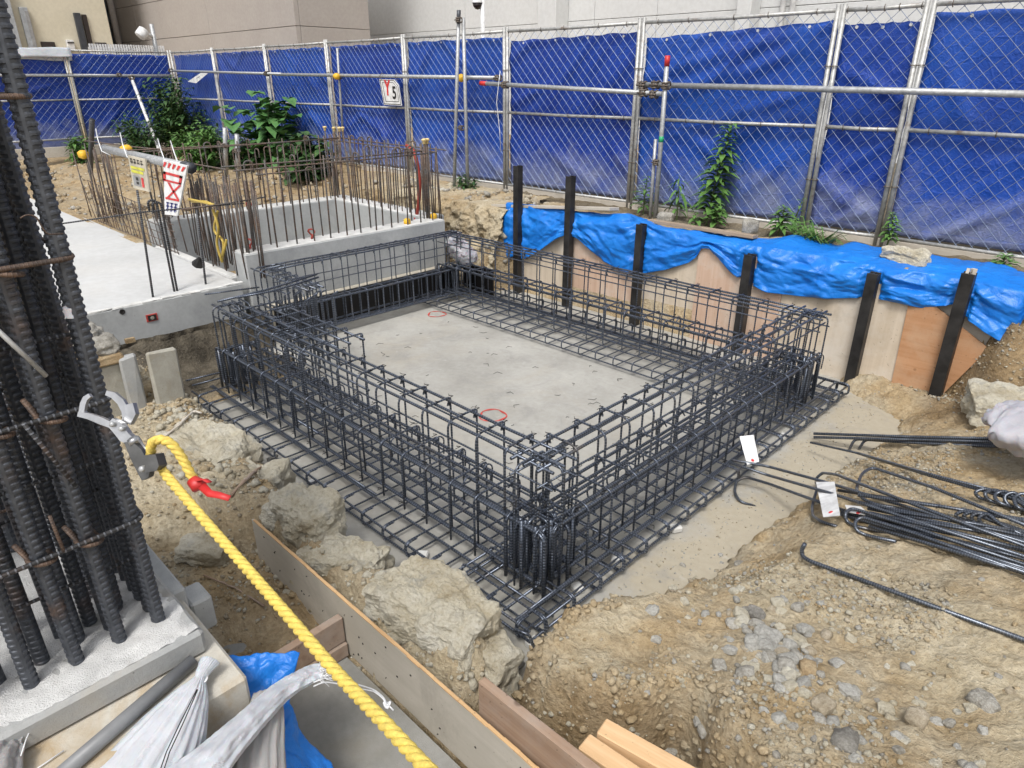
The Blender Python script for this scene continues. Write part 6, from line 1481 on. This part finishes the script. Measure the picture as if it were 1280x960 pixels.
# ---- gravel and crumbs: too many to count
def gravel(name, n, sampler, rr, mats, seed):
    rs = np.random.RandomState(seed); phi = (1+5**.5)/2
    iv = np.array([(-1, phi, 0), (1, phi, 0), (-1, -phi, 0), (1, -phi, 0), (0, -1, phi), (0, 1, phi), (0, -1, -phi), (0, 1, -phi), (phi, 0, -1), (phi, 0, 1), (-phi, 0, -1), (-phi, 0, 1)])/1.9
    ff = np.array([(0,11,5),(0,5,1),(0,1,7),(0,7,10),(0,10,11),(1,5,9),(5,11,4),(11,10,2),(10,7,6),(7,1,8),(3,9,4),(3,4,2),(3,2,6),(3,6,8),(3,8,9),(4,9,5),(2,4,11),(6,2,10),(8,6,7),(9,8,1)])
    XY = sampler(rs, n); n = len(XY); z = H(XY[:, 0], XY[:, 1]); ok = z > -.06 if name != 'grit' else np.ones(n, bool)
    XY = XY[ok]; z = np.maximum(z[ok], 0.0 if name == 'grit' else -1); n = len(z)
    r_ = rr[0]+(rr[1]-rr[0])*rs.rand(n)**3.2
    V = iv[None]*(1+.75*(rs.rand(n, 12, 1)-.5))*r_[:, None, None]*np.stack([np.ones(n), .7+.4*rs.rand(n), .5+.4*rs.rand(n)], -1)[:, None, :]
    a = rs.rand(n)*6.28; ca, sa = np.cos(a)[:, None], np.sin(a)[:, None]; X = V[..., 0]*ca-V[..., 1]*sa; Y = V[..., 0]*sa+V[..., 1]*ca
    V = np.stack([X+XY[:, :1], Y+XY[:, 1:], V[..., 2]+(z+r_*.2)[:, None]], -1).reshape(-1, 3); Fc = (ff[None]+np.arange(n)[:, None, None]*12).reshape(-1, 3)
    me_ = bpy.data.meshes.new(name); me_.vertices.add(len(V)); me_.vertices.foreach_set('co', V.ravel()); me_.loops.add(Fc.size); me_.loops.foreach_set('vertex_index', Fc.ravel().astype(np.int32))
    me_.polygons.add(len(Fc)); me_.polygons.foreach_set('loop_start', (np.arange(len(Fc))*3).astype(np.int32)); me_.polygons.foreach_set('loop_total', np.full(len(Fc), 3, np.int32))
    for mt in mats: me_.materials.append(MAT[mt])
    me_.polygons.foreach_set('material_index', np.repeat(rs.randint(0, len(mats), n), 20).astype(np.int32)); me_.update(calc_edges=True); me_.validate(); link(name, me_, kind='stuff')
def s_mound(rs, n):
    x = -1.35+1.9*rs.rand(n*3); y = 1.15+4.5*rs.rand(n*3); keep = (poly_sd(x, y, MOUND) > .0) & (rs.rand(n*3) < .05+.95*smooth01(.48, .70, vnoise(x*2.3, y*2.3, 77))); return np.stack([x, y], -1)[keep][:n]
gravel('gravel', 17000, s_mound, (.002, .013), ['clay_boulder', 'tan_stone', 'soil', 'soil', 'rubble', 'soil', 'clay_boulder'], 1)
def s_ridge(rs, n):
    x = -5.6+4.4*rs.rand(n*4); y = .45+1.2*rs.rand(n*4); keep = ((poly_sd(x, y, RIDGE) > 0) | ((x < -1.95) & (x > -3.7) & (y < 1.09) & (y > .6))) & (rs.rand(n*4) < .2+.8*smooth01(.45, .65, vnoise(x*3, y*3, 78))); return np.stack([x, y], -1)[keep][:n]
gravel('soil_crumbs', 9000, s_ridge, (.002, .014), ['clay_boulder', 'tan_stone', 'soil'], 2)
def s_edge(rs, n):
    y = 1.7+3.8*rs.rand(n); x = -1.38+.14*rs.randn(n); return np.stack([x, y], -1)
def s_clod(rs, n):
    x = -5.3+4.0*rs.rand(n*4); y = 1.0+.62*rs.rand(n*4); keep = (poly_sd(x, y, RIDGE) > -.02) & (rs.rand(n*4) < .15+.85*smooth01(.45, .7, vnoise(x*4, y*4, 88))); return np.stack([x, y], -1)[keep][:n]
gravel('ridge_clods', 1500, s_clod, (.005, .034), ['clay_boulder', 'clay_boulder', 'soil'], 12)
def s_cliff(rs, n):
    x = -1.4+1.1*rs.rand(n*6); y = 1.2+.7*rs.rand(n*6); d = poly_sd(x, y, MOUND); keep = (d > -.06) & (d < .12); return np.stack([x, y], -1)[keep][:n]
gravel('cliff_clods', 700, s_cliff, (.004, .022), ['soil', 'soil', 'soil'], 13)
gravel('grit', 1500, s_edge, (.0015, .007), ['tan_stone', 'grey_stone'], 3)
def s_bank(rs, n):
    x = -8.2+2.7*rs.rand(n); y = 5.05+1.2*rs.rand(n); return np.stack([x, y], -1)
gravel('bank_rubble', 1600, s_bank, (.010, .055), ['tan_stone', 'clay_boulder', 'rubble', 'tan_stone'], 4)
def s_far(rs, n):
    x = -16.3+7.8*rs.rand(n); y = 2.6+3.7*rs.rand(n); return np.stack([x, y], -1)
gravel('far_rubble', 2200, s_far, (.008, .05), ['tan_stone', 'tan_stone', 'rust_stone', 'rubble'], 5)
